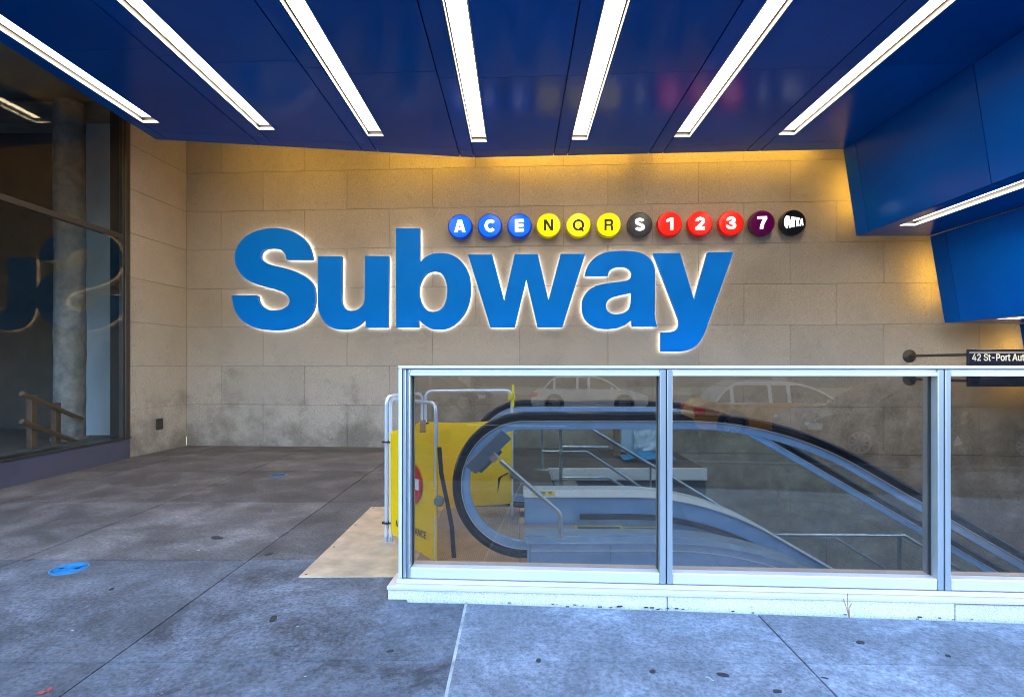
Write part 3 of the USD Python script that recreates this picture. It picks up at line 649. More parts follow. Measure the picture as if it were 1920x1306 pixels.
# ------------------------------------------------------------------ station sign on wall brackets
sgn = thing('station_sign', 'black hanging station sign reading 42 St-Port Authority', 'sign', (6.4, 7.57, 1.1))
sx0 = 6.41; sy = 7.57
def sg(m): return frame_mesh(m, (sx0, sy, 0), U, V, (0, 0, 1))
part(sgn, 'board', sg(bx(0, 3.1, 0, .05, 1.11, 1.636, .003)), 'sign_black')
part(sgn, 'stripe', sg(bx(.001, 3.1, -.002, -.0003, 1.588, 1.597)), 'sign_text')
tm = meshkit.text_mesh('42 St-Port Authority', .094, .002, bold=True)
tm.apply_scale((.79, 1, 1))
part(sgn, 'lettering', frame_mesh(tm, np.array([sx0, sy, 0]) + U * .035 - V * .0005 + np.array([0, 0, 1.478]), U, (0, 0, 1), -V), 'sign_text')
for z in (1.565, 1.19):
    e = wall_pt(sx0 * math.hypot(1, K) * 1.0 + .10, 0, z)
    st0 = np.array([sx0 + .06, sy + .04, z]); en = np.array([sx0, wall_y(sx0), z])
    part(sgn, 'bracket_tube', rod(st0, en, .021, 12), 'bronze', smooth=40)
    part(sgn, 'wall_rosette', frame_mesh(trimesh.creation.revolve([(0, 0), (.105, 0), (.105, .012), (.095, .022), (.04, .03), (0, .03)], sections=32), wall_pt(sx0 * math.hypot(1, K), -.001, z), U, (0, 0, 1), -V), 'bronze', smooth=30)

# ------------------------------------------------------------------ stairwell, landing plates
well = thing('stairwell', kind='structure')
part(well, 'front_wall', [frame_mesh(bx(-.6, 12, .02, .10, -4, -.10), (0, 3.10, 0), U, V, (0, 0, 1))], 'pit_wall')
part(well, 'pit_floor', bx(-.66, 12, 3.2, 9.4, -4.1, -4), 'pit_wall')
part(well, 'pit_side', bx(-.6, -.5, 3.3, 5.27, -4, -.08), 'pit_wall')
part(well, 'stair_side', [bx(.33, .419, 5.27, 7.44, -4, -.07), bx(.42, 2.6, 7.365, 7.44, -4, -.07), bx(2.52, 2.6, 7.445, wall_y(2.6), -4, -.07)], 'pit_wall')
part(well, 'landing_edge', [bx(.42, 2.6, 7.30, 7.36, -.16, .0, .004)], 'white_granite')
plates = thing('landing_floor', kind='structure')
for xa, xb, m in ((-1.446, -.72, 'landing_plain'), (-.72, .02, 'landing_metal'), (.02, .50, 'landing_metal')):
    ya = 3.52 if xa < -1 else 3.24
    yb = 5.27
    part(plates, 'floor_plate', bx(xa + .002, xb - .002, ya, yb if xa < 0 else 4.69, -.05, .012, .002) if xa > -1 else bx(xa, xb - .002, ya, yb, -.05, .012, .002), m)
part(plates, 'floor_plate', bx(.022, .40, 5.12, 5.27, -.05, .012, .002), 'landing_plain')
part(plates, 'screw', [frame_mesh(trimesh.creation.cylinder(.008, .003, sections=10), (x, y, .0125), (1, 0, 0), (0, 1, 0), (0, 0, 1)) for x in (-1.41, -.76) for y in (3.56, 4.1, 4.65, 5.22)], 'dark_metal')
lm = thing('cardboard_scrap', 'flat tan scrap of cardboard on the ribbed floor in front of the escalator', 'litter', (0, 3.6, 0))
part(lm, 'scrap', frame_mesh(bx(-.06, .06, -.025, .025, 0, .006), (-.08, 3.66, .006), (.98, .17, 0), (-.17, .98, 0), (0, 0, 1)), 'landing_plain')

# ------------------------------------------------------------------ escalator
esc = thing('escalator', 'descending escalator with black handrails, steel skirts and glass balustrades', 'escalator', (.05, 4.35, 0))
R30 = math.radians(30)
def run(x0, z0, R, xend, n=14):
    """level, then bending down to 30 degrees"""
    out = []
    for k in range(n + 1):
        a = R30 * k / n; out.append((x0 + R * math.sin(a), z0 - R * (1 - math.cos(a))))
    x1, z1 = out[-1]; out.append((xend, z1 - (xend - x1) * math.tan(R30))); return out
NX, NZ, NR = .054, .581, .502
def rail_path(off):
    r = NR - off
    p = [(NX + .30, NZ - r)] + [(NX + r * math.cos(a), NZ + r * math.sin(a)) for a in np.linspace(-math.pi / 2, -3 * math.pi / 2, 40)]
    top = run(1.16, NZ + r, 2.5 - off, 7.6)
    if True: p += [(NX + (1.16 - NX) * k / 6, NZ + r) for k in range(1, 6)] + top
    return p[::1]
def balustrade(y, deck_z, inner):
    # path travels left along the bottom, round the newel, right along the top: its outside is on the left of travel reversed
    hp = rail_path(.022)
    part(esc, 'handrail', sweep_xz(hp[::-1], rrect(.044, .082, .018, 4), y), 'rubber', smooth=40)
    part(esc, 'handrail_guide', sweep_xz(rail_path(.052)[::-1], rrect(.016, .05, .003, 1), y), 'black_trim')
    part(esc, 'handrail_track', sweep_xz(rail_path(.090)[::-1], rrect(.056, .044, .006, 2), y), 'satin_steel', smooth=40)
    part(esc, 'track_edge', sweep_xz(rail_path(.0615)[::-1], rrect(.004, .062, .001, 1), y), 'aluminium')
    inside = rail_path(.116)
    deck = run(1.0, deck_z, 2.5, 7.6)
    P = Polygon(inside[1:] + deck[::-1] + [(NX + .02, deck_z), (NX + .02, inside[0][1])]).buffer(0)
    cuts = [-1, 1.35, 3.0, 4.65, 8]
    for a, b in zip(cuts, cuts[1:]):
        # joints square to the incline lower down
        s = math.tan(R30) if a > 0 else 0; s2 = math.tan(R30) if b < 8 else 0
        C = Polygon([(a + .003 - 3 * s, -6), (b - .003 - 3 * s2 - (0), -6), (b - .003 + 1.5 * s2, 2), (a + .003 + 1.5 * s, 2)])
        Q = P.intersection(C)
        for q in getattr(Q, 'geoms', [Q]):
            if q.area > .01:
                mq = ext(q, .012); part(esc, 'glass_panel', frame_mesh(mq, (0, y + .006, 0), (1, 0, 0), (0, 0, 1), (0, -1, 0)), 'balustrade_glass')
YF, YR = 3.70, 5.00
balustrade(YF, .221, 1); balustrade(YR, .25, -1)
def deck_block(ya, yb, dz, x0, name, m, drop=.85):
    d = run(1.0, dz, 2.5, 7.6)
    low = [(x, z - drop) for x, z in d]
    P = Polygon([(x0, -.10), (x0, dz)] + d + low[::-1] + [(x0 + .3, -.6)]).buffer(-.012).buffer(.012)
    part(esc, name, frame_mesh(ext(P, yb - ya), (0, yb, 0), (1, 0, 0), (0, 0, 1), (0, -1, 0)), m, smooth=25)
deck_block(3.565, 3.85, .212, .067, 'outer_deck', 'satin_steel')
def cap(ya, yb, dz, x0, name, m, th=.009):
    d = [(x0, dz), (.5, dz)] + run(1.0, dz, 2.5, 7.6)
    part(esc, name, sweep_xz([(x, z + th / 2 + .0005) for x, z in d][::-1], rrect(th, yb - ya, .003, 2), (ya + yb) / 2), m, smooth=30)
cap(3.55, YF - .008, .212, .055, 'deck_cover', 'satin_steel')
cap(YF + .008, 3.87, .212, .055, 'deck_cover', 'satin_steel')
deck_block(4.72, 5.12, .241, .065, 'rear_deck', 'satin_steel')
cap(4.70, YR - .008, .241, .055, 'deck_cover', 'deck_white'); cap(YR + .008, 5.13, .241, .055, 'deck_cover', 'deck_white')
# seams on the front skirt, moulding line, brush strip
d2 = run(1.0, .212 - .045, 2.46, 7.4)
part(esc, 'moulding', sweep_xz([(.09, .167), (.6, .167)] + d2, rrect(.006, .006, .001, 1), 3.562), 'aluminium')
br = [(.55, .075)] + run(.98, .075, 2.5, 7.0)
part(esc, 'skirt_brush', sweep_xz(br, rrect(.05, .03, .012, 3), 4.70), 'rubber_matte')
for x in (.085, .62): part(esc, 'end_seam', bx(x - .0015, x + .0015, 3.5635, 3.5648, -.05, .205), 'black_trim')
# steps
sp = run(.95, .0, 1.4, 7.6)
def step_z(x): return float(np.interp(x, [p[0] for p in [(-1, 0)] + sp], [p[1] for p in [(-1, 0)] + sp]))
for k in range(16):
    xa = .52 + .40 * k; z = step_z(xa + .2)
    part(esc, 'step', [bx(xa, xa + .396, 3.88, 4.69, z - .03, z, .003)] + [bx(xa + .004, xa + .012, 3.88, 4.69, z - .26, z - .031)], 'step_metal')
    part(esc, 'step_edge', [bx(xa + .37, xa + .395, 3.885, 4.685, z + .0005, z + .003), bx(xa, xa + .37, 4.655, 4.685, z + .0005, z + .003), bx(xa, xa + .37, 3.885, 3.915, z + .0005, z + .003)], 'yellow_paint')
part(esc, 'comb_plate', [bx(.501, .519, 3.885, 4.685, -.03, .006)] + [bx(.40, .50, y, y + .12, .0045, .008) for y in (3.9, 4.56)], 'yellow_paint')
# yellow notice on the deck
part(esc, 'notice', bx(.14, .34, 4.725, 4.90, .2515, .2535), 'yellow_paint')
part(esc, 'notice_print', [bx(.16 + .06 * i, .16 + .06 * i + .035, 4.75 + .05 * j, 4.775 + .05 * j, .2537, .2545) for i in range(3) for j in range(3)], 'black_print')
# tilted sign box on its bent post, standing on the deck
tp = thing('post_sign', 'tilted grey box sign on a bent steel post rising from the escalator deck', 'sign', (.295, 3.65, .22))
yp = 3.63
part(tp, 'post', tube(fillet([(.292, yp, .221), (.292, yp, .40), (-.115, yp, .755)], .07, 8), .0155, 14), 'steel', smooth=40)
part(tp, 'base_flange', frame_mesh(trimesh.creation.cylinder(.032, .008, sections=24), (.292, yp, .2265), (1, 0, 0), (0, 1, 0), (0, 0, 1)), 'steel')
bc = np.array([-.20, yp + .03, .815]); e1 = np.array([.71, 0, .70]); e1 /= np.linalg.norm(e1); nn = np.array([.35, -.80, -.42]); nn -= e1 * (nn @ e1); nn /= np.linalg.norm(nn); e2 = np.cross(nn, e1)
part(tp, 'sign_box', frame_mesh(bx(-.175, .175, -.058, .058, -.012, .012, .004), bc, e1, e2, nn), 'sign_grey')
part(tp, 'back_plate', frame_mesh(bx(-.15, .06, -.10, -.062, -.016, -.005, .002), bc, e1, e2, nn), 'sign_grey')
part(tp, 'clamp', frame_mesh(bx(-.03, .03, -.03, .03, .0125, .030, .003), bc + np.array([.03, 0, -.03]), e1, e2, nn), 'steel')

# ------------------------------------------------------------------ stairs beyond the escalator
stair = thing('staircase', 'concrete stairs going down beside the escalator', 'stairs', (1.5, 6.5, 0))
for k in range(9):
    xa = .50 + .27 * k; z = -.163 * (k + 1)
    part(stair, 'step', bx(xa, xa + .30, 5.45, 7.29, z - .20, z, .006), 'stair_concrete')
part(stair, 'landing', bx(2.93, 4.4, 5.45, 8.9, -1.62, -1.468, .006), 'stair_concrete')
for k in range(8):
    xa = 4.40 + .27 * k; z = -1.468 - .163 * (k + 1)
    part(stair, 'step', bx(xa, xa + .30, 5.45, 7.29, z - .20, z, .006), 'stair_concrete')
sr = thing('stair_railing', 'steel tube railing beside the stairs, seen through the glass', 'railing', (.45, 6.1, 0))
ya = 6.0
def rl(pts, r=.019, y=ya): return tube(fillet([(x, y, z) for x, z in pts], .08, 5), r, 10)
part(sr, 'handrail', rl([(.30, .95), (.40, .95), (2.82, -.50), (4.35, -.50), (6.6, -1.88)], .022), 'steel', smooth=40)
part(sr, 'mid_rail', rl([(.50, .49), (1.02, .49)]), 'steel', smooth=40)
part(sr, 'mid_rail', rl([(.28, .44), (.78, .44), (2.85, -.93), (4.35, -.93), (6.6, -2.3)], .015), 'steel', smooth=40)
part(sr, 'low_rail', rl([(.50, .145), (1.03, .145), (1.6, -.2)], .015), 'steel', smooth=40)
for x, z0, z1, y in ((.49, -.0, .95, ya), (.34, 0, .95, 7.2), (4.30, -1.468, -.50, ya), (2.9, -1.468, -.50, ya)):
    part(sr, 'post', rod((x, y, z0), (x, y, z1), .022, 12), 'steel', smooth=40)
for x, y in ((.34, 7.2), (.49, ya)): part(sr, 'foot_plate', bx(x - .09, x + .09, y - .05, y + .05, -.001, .010, .002), 'steel')
part(sr, 'guard_rail', tube(fillet([(.34, 7.2, .93), (.34, ya, .95), (.42, ya, .95)], .05), .018, 10), 'steel', smooth=40)
for x, z in ((1.5, .27), (2.2, -.15)): part(sr, 'rail_bracket', rod((x, ya, z), (x, ya, z - .30), .012, 8), 'steel')
wr = thing('wall_handrail', 'slim steel handrail lower down the stairwell on the far side', 'handrail', (3.5, 7.2, -1))
part(wr, 'rail', tube(fillet([(2.3, 7.24, -.5), (3.0, 7.24, -.92), (4.3, 7.24, -.92), (6.4, 7.24, -2.2)], .08), .02, 10), 'steel', smooth=40)
for x, z in ((3.1, -.92), (4.2, -.92)): part(wr, 'post', rod((x, 7.24, -1.47), (x, 7.24, z), .016, 8), 'steel')

# stored things against the far wall
bd = thing('leaning_board', 'pale board wrapped in plastic leaning near the far wall behind the escalator', 'board', (1.9, 8.3, 0))
part(bd, 'board', frame_mesh(bx(0, .62, 0, .03, 0, .55, .004), (1.62, 8.35, .06), (1, 0, 0), (0, .96, .25), (0, -.25, .96)), 'white_board')
nb = meshkit.noise(np.array([[i * .9, j * .9, 0] for i in range(12) for j in range(10)]), 3).reshape(12, 10)
Vp = [(1.80 + .40 * i / 11, 8.27 - .10 * nb[i, j], .10 + .36 * j / 9) for i in range(12) for j in range(10)]
Fp = [f for i in range(11) for j in range(9) for f in ([i * 10 + j, (i + 1) * 10 + j, (i + 1) * 10 + j + 1], [i * 10 + j, (i + 1) * 10 + j + 1, i * 10 + j + 1])]
part(bd, 'plastic_wrap', trimesh.Trimesh(Vp, Fp, process=False), 'clear_plastic', smooth=True)
wp = thing('wooden_post', 'short brown wooden post beside the plastic-wrapped board', 'wooden post', (1.55, 8.3, 0))
part(wp, 'post', bx(1.50, 1.59, 8.28, 8.37, 0, .75, .006), 'brown_board'); part(wp, 'foot', bx(1.47, 1.62, 8.25, 8.40, 0, .04, .004), 'brown_board')
bs = thing('blue_sheet', 'crumpled blue plastic sheet on the floor by the far wall', 'plastic sheet', (1.95, 8.1, 0))
gx, gy = np.meshgrid(np.linspace(1.55, 2.35, 26), np.linspace(7.75, 8.22, 16), indexing='ij')
hz = .02 + .11 * meshkit.fbm(np.stack([gx * 6, gy * 6, 0 * gx], -1), 3, 9) * np.sin(math.pi * (gx - 1.5) / .9) ** .5
Vb = np.stack([gx, gy + .03 * np.sin(gx * 19), hz], -1).reshape(-1, 3)
Fb = [f for i in range(25) for j in range(15) for f in ([i * 16 + j, (i + 1) * 16 + j, (i + 1) * 16 + j + 1], [i * 16 + j, (i + 1) * 16 + j + 1, i * 16 + j + 1])]
part(bs, 'sheet', trimesh.Trimesh(Vb, Fb, process=False), 'blue_sheet')

# ------------------------------------------------------------------ yellow folding barricade
bar = thing('barricade', 'yellow folding barricade with a red no-entry sign at the escalator head', 'barricade', (-.8, 4.2, 0))
P1 = np.array([-1.03, 4.23]); P2 = np.array([-.56, 3.72]); Pb = np.array([-.81, 4.70]); P3 = np.array([-.05, 4.85])
def loop(a, b, zt, za, zb, name='frame'):
    a, b = np.array(a), np.array(b)
    part(bar, name, tube(fillet([(*a, za), (*a, zt), (*b, zt), (*b, zb)], .07, 7), .0135, 12), 'white_tube', smooth=40)
loop(P1 + (.025, .0), P2 + (-.01, .012), 1.14, .03, .03)
loop(P1 + (-.012, .01), Pb + (-.03, -.01), 1.16, .03, .03)
loop(Pb, P3, 1.18, .03, .03)
def banner(a, b, zt0, zt1, zb0, zb1, bulge, sag, mname='yellow_vinyl'):
    a, b = np.array(a), np.array(b); u = (b - a) / np.linalg.norm(b - a); n = np.array([u[1], -u[0]])
    if n[1] > 0: n = -n
    N, Mv = 18, 14; F, Bk = [], []
    for i in range(N + 1):
        s = i / N
        for j in range(Mv + 1):
            v = j / Mv; zt = zt0 + (zt1 - zt0) * s - sag * math.sin(math.pi * s); zb = zb0 + (zb1 - zb0) * s
            w = bulge * math.sin(math.pi * s) * (.6 + .4 * v) + .006 * (meshkit.noise(np.array([[s * 5, v * 4, bulge * 90]]))[0] - .5) * 2
            p = a + (b - a) * s + n * w
            F.append((*p, zb + (zt - zb) * v)); q = p - n * .004; Bk.append((*q, zb + (zt - zb) * v))
    k = len(F); fs = []
    W = Mv + 1
    for i in range(N):
        for j in range(Mv):
            q = [i * W + j, (i + 1) * W + j, (i + 1) * W + j + 1, i * W + j + 1]
            fs += [[q[0], q[1], q[2]], [q[0], q[2], q[3]], [k + q[0], k + q[2], k + q[1]], [k + q[0], k + q[3], k + q[2]]]
    rim = [i * W for i in range(N + 1)] + [N * W + j for j in range(1, W)] + [i * W + Mv for i in range(N - 1, -1, -1)] + [j for j in range(Mv - 1, 0, -1)]
    for x, y in zip(rim, rim[1:] + rim[:1]): fs += [[x, k + x, k + y], [x, k + y, y]]
    m = trimesh.Trimesh(F + Bk, fs, process=False); trimesh.repair.fix_normals(m); return m
part(bar, 'banner', banner(P1 + (.03, -.022), P2 + (.0, -.018), .875, .846, .085, .035, .004, .0), 'yellow_vinyl', smooth=50, label='front yellow banner with the red no-entry sign')
part(bar, 'banner', banner(P1 + (.0, .03), Pb + (-.03, -.02), .875, .913, .09, .15, .0, .012), 'yellow_vinyl', smooth=50)
part(bar, 'banner', banner(Pb + (.0, -.02), P3 + (.0, -.02), .913, .925, .15, .157, .012, .02), 'yellow_vinyl', smooth=50)
part(bar, 'top_flap', frame_mesh(bx(0, .30, -.004, .0, 0, .10), (P2[0] - .22, P2[1] + .22, .80), np.array([.9, .42, .05]) / 1.0, (-.42, .9, 0), (0, .05, 1)), 'yellow_vinyl')
ua = np.append((P2 - P1) / np.linalg.norm(P2 - P1), 0); na = np.array([ua[1], -ua[0], 0]); na = na if na[1] < 0 else -na
mid = np.append((P1 + P2) / 2, 0) + np.append([.015, -.02], 0)
disc = Point(0, 0).buffer(.155, 32); barw = sbox(-.12, -.04, .12, .04)
oA = mid + na * .016
part(bar, 'no_entry_disc', frame_mesh(ext(disc.difference(barw.buffer(.0005)), .003), oA + np.array([0, 0, .541]), ua, (0, 0, 1), na), 'red_print')
part(bar, 'no_entry_bar', frame_mesh(ext(barw, .003), oA + np.array([0, 0, .541]), ua, (0, 0, 1), na), 'white_print')
tm = meshkit.text_mesh('MAINTENANCE', .05, .002, bold=False); wds = tm.bounds[1][0] - tm.bounds[0][0]
tm.apply_scale((.42 / wds, 1, 1))
part(bar, 'lettering', frame_mesh(tm, oA + np.array([0, 0, .172]) - ua * .21, ua, (0, 0, 1), na), 'black_print')
for p in (P1 + (.025, 0), P1 + (-.012, .01), P2 + (-.01, .012), Pb, P3):
    part(bar, 'rubber_foot', rod((*p, .004), (*p, .05), .021, 12), 'rim')
for p, z in ((P1, .80), (P1, .16), (Pb, .90)): part(bar, 'tie', frame_mesh(trimesh.creation.annulus(.018, .028, .012, sections=16), (*p, z), (1.6, 0, 0), (0, 1, 0), (0, 0, 1)), 'strap')
def strap(pts, w=.022):
    pts = fillet(pts, .05, 5); out = []
    a = np.array(pts); Vv = []
    for p in a: Vv += [p + (-w / 2, 0, 0), p + (w / 2, 0, 0), p + (w / 2, .004, 0), p + (-w / 2, .004, 0)]
    Ff = []
    for i in range(len(a) - 1):
        for j in range(4):
            a0, a1 = i * 4 + j, i * 4 + (j + 1) % 4; Ff += [[a0, a1, a1 + 4], [a0, a1 + 4, a0 + 4]]
    m = trimesh.Trimesh(Vv, Ff, process=False); trimesh.repair.fix_normals(m); return m
part(bar, 'strap', strap([(P2[0] + .02, 3.69, .84), (P2[0] + .035, 3.68, .66), (P2[0] + .075, 3.665, .48), (P2[0] + .11, 3.66, .30), (P2[0] + .125, 3.66, .085)], .03), 'strap')
part(bar, 'strap', strap([(P3[0] - .03, 4.80, .44), (P3[0] - .11, 4.80, .40), (P3[0] - .13, 4.80, .30), (P3[0] - .15, 4.80, .22)], .024), 'strap')
for p, z in ((P2, .47), (P3, .42)):
    part(bar, 'ratchet', frame_mesh(trimesh.creation.revolve([(0, 0), (.032, 0), (.036, .008), (.036, .03), (.026, .04), (0, .042)], sections=24), (p[0] + .02, p[1] - .02, z), (1, 0, 0), (0, 0, 1), (0, -1, 0)), 'knob_grey', smooth=30)
part(bar, 'clamp', [bx(P3[0] + .0, P3[0] + .022, 4.80, 4.82, 1.03, 1.235, .004), bx(P3[0] - .02, P3[0] + .03, 4.80, 4.87, 1.10, 1.14, .004), bx(P3[0] - .035, P3[0] - .02, 4.81, 4.84, 1.09, 1.15, .004)], 'yellow_plastic', label='bright yellow plastic clamp on the frame')
part(bar, 'bracket', frame_mesh(bx(-.03, .03, -.006, .0, .74, .93, .002), (*(Pb + (-.02, -.03)), 0), (1, 0, 0), (0, 1, 0), (0, 0, 1)), 'steel')

# ------------------------------------------------------------------ glass railing along the stairwell
rg = thing('glass_railing', 'aluminium framed glass railing on pale granite blocks round the stairwell', 'railing', (0, 3.17, 0))
B0 = np.array([-.7176, 3.2178, 0])
def rb(s0, s1, d0, d1, z0, z1, c=.0): return frame_mesh(bx(s0, s1, d0, d1, z0, z1, c), B0, U, V, (0, 0, 1))
SEND = 6.4
seams = [0, 1.5957, 3.1595, 4.75, SEND]
# blocks
bl = [-.056, 1.592, 3.19, 4.8, SEND]
for a, b, dz in zip(bl, bl[1:], (.0, .0, .010, .010)):
    m = rb(a + .002, b - .002, -.036 + (.006 if dz else 0), .16, -.12, .0675 - dz, .004)
    part(rg, 'base_block', m, 'white_granite')
part(rg, 'block_joint', [rb(b - .003, b + .003, -.028, .15, -.12, .066) for b in bl[1:-1]], 'joint_dark')
part(rg, 'ledge', rb(-.058, SEND, -.046, .165, .0685, .0905, .003), 'aluminium')
part(rg, 'ledge', rb(-.012, SEND, -.004, .150, .0915, .118, .003), 'aluminium')
part(rg, 'top_rail', rb(-.002, SEND, -.002, .132, 1.3845, 1.4035, .004), 'aluminium')
part(rg, 'top_gap', rb(.006, SEND - .01, .010, .120, 1.3795, 1.384), 'joint_dark')
part(rg, 'end_post', rb(-.001, .0205, -.001, .131, .119, 1.384, .003), 'aluminium')
part(rg, 'end_gap', rb(.021, .0255, .012, .12, .119, 1.379), 'joint_dark')
for i, (a, b) in enumerate(zip(seams, seams[1:])):
    sa = a + (.026 if i == 0 else .004); sb = b - .004
    wl = .044 if i == 0 else .030; wr_ = .033
    if i == 0:
        part(rg, 'stile', [rb(sa, sa + .016, .004, .13, .1215, 1.379, .003), rb(sa + .0165, sa + .030, .016, .13, .1215, 1.379, .003), rb(sa + .0305, sa + wl, .004, .13, .1215, 1.379, .003)], 'stile_metal')
    else: part(rg, 'stile', rb(sa, sa + wl, 0, .13, .1215, 1.379, .003), 'stile_metal')
    part(rg, 'stile', rb(sb - wr_, sb, 0, .13, .1215, 1.379, .003), 'stile_metal')
    part(rg, 'head', [rb(sa + wl + .001, sb - wr_ - .001, .010, .13, 1.3655, 1.379, .002), rb(sa + wl + .001, sb - wr_ - .001, 0, .13, 1.342, 1.365, .003)], 'aluminium')
    part(rg, 'sill', [rb(sa + wl + .001, sb - wr_ - .001, 0, .13, .1215, .187, .006)], 'aluminium')
    part(rg, 'pane', rb(sa + wl + .0015, sb - wr_ - .0015, .061, .071, .1875, 1.3415), 'barrier_glass')
    part(rg, 'gasket', [rb(sa + wl + .001, sa + wl + .006, .056, .076, .188, 1.341), rb(sb - wr_ - .006, sb - wr_ - .001, .056, .076, .188, 1.341)], 'rubber_matte')
    if i: part(rg, 'post_gap', rb(a - .0035, a + .0035, .010, .12, .1215, 1.379), 'joint_dark')

wd_ = thing('dry_weed', 'thin dry reddish weed growing at the foot of the white railing blocks', 'weed', (1.86, 2.99, 0))
part(wd_, 'stem', [tube([(1.86, 2.985, -.02), (1.85 + dx * .3, 2.98, .05), (1.86 + dx, 2.985, h_)], .0022, 5) for dx, h_ in ((-.035, .10), (-.012, .13), (.012, .075))], 'weed_red')
dr = random.Random(3); bits = []
for _ in range(30):
    s_ = dr.choice([dr.uniform(.9, 1.6), dr.uniform(0, 3.6)]); p_ = B0 + U * s_ - V * (.040 + abs(dr.gauss(0, .012))); q_ = dr.uniform(.002, .008)
    bits.append(bx(p_[0] - q_ * 1.6, p_[0] + q_ * 1.6, p_[1] - q_ * .5, p_[1] + q_ * .5, gz(p_[0]) - .002, gz(p_[0]) + q_ * .45, .0005))
part(pav, 'grit', bits, 'gum', kind='stuff')

# ------------------------------------------------------------------ the street behind the viewer (it shows in the panes)
def car(name, label, cat, x, y, length, height, paint, flip=False, suv=False, cap_paint=None, z=-.4):
    t = thing(name, label, cat, (x, y, z)); s = -1 if flip else 1; Lh = length / 2; hh = height; wd = .9
    wb = length * .30; r = .33; belt = hh * .60
    body = Polygon(spline([(-Lh, .35), (-Lh + .02, .62), (-Lh + .12, belt - .06), (-Lh * .55, belt), (Lh * .45, belt), (Lh - .25, belt - .14), (Lh - .02, belt - .28), (Lh, .40), (Lh - .12, .22, 1), (-Lh + .1, .22, 1)], 6))
    for cx in (-wb, wb): body = body.difference(Point(cx, r).buffer(r + .06, 16))
    roof = [(-Lh * (.93 if suv else .80), belt - .02, 1), (-Lh * (.80 if suv else .55), hh - .04), (-Lh * .3, hh), (Lh * .05, hh - .02), (Lh * .22, hh - .12), (Lh * .55, belt - .02, 1)]
    gh = Polygon(spline(roof, 6))
    def tap(m, z0):
        v = np.array(m.vertices); k = np.clip((v[:, 2] - z0) / max(.01, hh - z0), 0, 1); v[:, 1] *= 1 - .20 * k; m.vertices = v; return m
    def P(poly, w, z0=9): 
        m = frame_mesh(ext(poly, 2 * w), (0, w, 0), (1, 0, 0), (0, 0, 1), (0, -1, 0)); return tap(m, z0) if z0 < 9 else m
    def put(m): return frame_mesh(m, (x, y, z), (s, 0, 0), (0, 1 if s > 0 else -1, 0), (0, 0, 1))
    part(t, 'body', put(P(body, wd)), paint, smooth=30)
    roofp = gh.intersection(sbox(-9, hh - .10, 9, 9)); pill = unary_union([gh.intersection(sbox(a, 0, a + .09, 9)) for a in (-Lh * .62, -.06, -Lh * .22)])
    part(t, 'windows', put(P(gh, wd - .02, belt)), 'car_glass')
    part(t, 'roof', put(P(gh.difference(gh.buffer(-.055)).union(pill).union(roofp), wd - .012, belt)), cap_paint or paint)
    for cx in (-wb, wb):
        for sy in (-1, 1):
            w = part(t, 'wheel', put(frame_mesh(trimesh.creation.annulus(r * .66, r, .2, sections=28), (cx, sy * (wd - .12), r), (1, 0, 0), (0, 0, 1), (0, -1, 0))), 'tyre')
            sp_ = [frame_mesh(bx(-.018, .018, .03, r * .66, -.02, .02), (cx, sy * (wd - .05), r), (math.cos(a), 0, math.sin(a)), (-math.sin(a), 0, math.cos(a)), (0, -1, 0)) for a in np.arange(10) * math.pi / 5]
            part(w, 'rim', [put(m_) for m_ in sp_ + [frame_mesh(trimesh.creation.annulus(r * .58, r * .66, .05, sections=28), (cx, sy * (wd - .05), r), (1, 0, 0), (0, 0, 1), (0, -1, 0)), frame_mesh(trimesh.creation.cylinder(.06, .06, sections=16), (cx, sy * (wd - .05), r), (1, 0, 0), (0, 0, 1), (0, -1, 0))]], 'rim')
    for sy in (-1, 1):
        part(t, 'tail_light', put(bx(-Lh - .01, -Lh + .25, sy * wd - .12 * sy, sy * (wd + .008), belt - .27, belt - .10, .01)), 'tail_red')
        part(t, 'headlight', put(bx(Lh - .30, Lh - .02, sy * wd - .15 * sy, sy * (wd + .006), belt - .36, belt - .22, .01)), 'head_clear')
        part(t, 'mirror', put(bx(Lh * .36, Lh * .36 + .12, sy * wd, sy * (wd + .17), belt, belt + .12, .02)), paint)
    part(t, 'bumper', put([bx(-Lh - .03, -Lh + .06, -wd + .06, wd - .06, .28, .46, .02), bx(Lh - .06, Lh + .03, -wd + .06, wd - .06, .25, .44, .02)]), 'black_trim')
    return t
car('parked_car', 'dark grey saloon with bright spoked wheels reflected in the left pane', 'car', -5.6, -15.5, 4.6, 1.45, 'car_grey', flip=False)
car('taxi', 'white and orange taxi reflected in the middle pane', 'taxi', 5.6, -8.3, 4.6, 1.42, 'car_taxi', flip=False, cap_paint='car_white')
car('dark_car', 'large dark car reflected in the middle pane beside the stairs', 'car', 7.2, -5.3, 4.9, 1.55, 'car_black', flip=True, suv=True)
car('white_car', 'white car reflected at the top right of the left pane', 'car', .8, -15.3, 4.5, 1.45, 'car_white')
opp = thing('opposite_building', 'brown stone building across the street, seen only in reflections', 'building', (0, -26, -.4))
part(opp, 'wall', bx(-45, 45, -40, -25, -.5, 12), 'stone_far')
part(opp, 'shopfront', [bx(i * 6 - .0, i * 6 + 5.2, -24.99, -24.9, .2, 3.6) for i in range(-7, 7)], 'window_far')
for j in range(2):
    for i in range(-10, 11): part(opp, 'window', bx(i * 3.6 - .8, i * 3.6 + .8, -25.02, -24.95, 5.2 + j * 3.4, 7.4 + j * 3.4), 'window_far')
part(opp, 'far_pavement', bx(-60, 60, -25, -20.2, -.5, -.27), 'concrete_street')

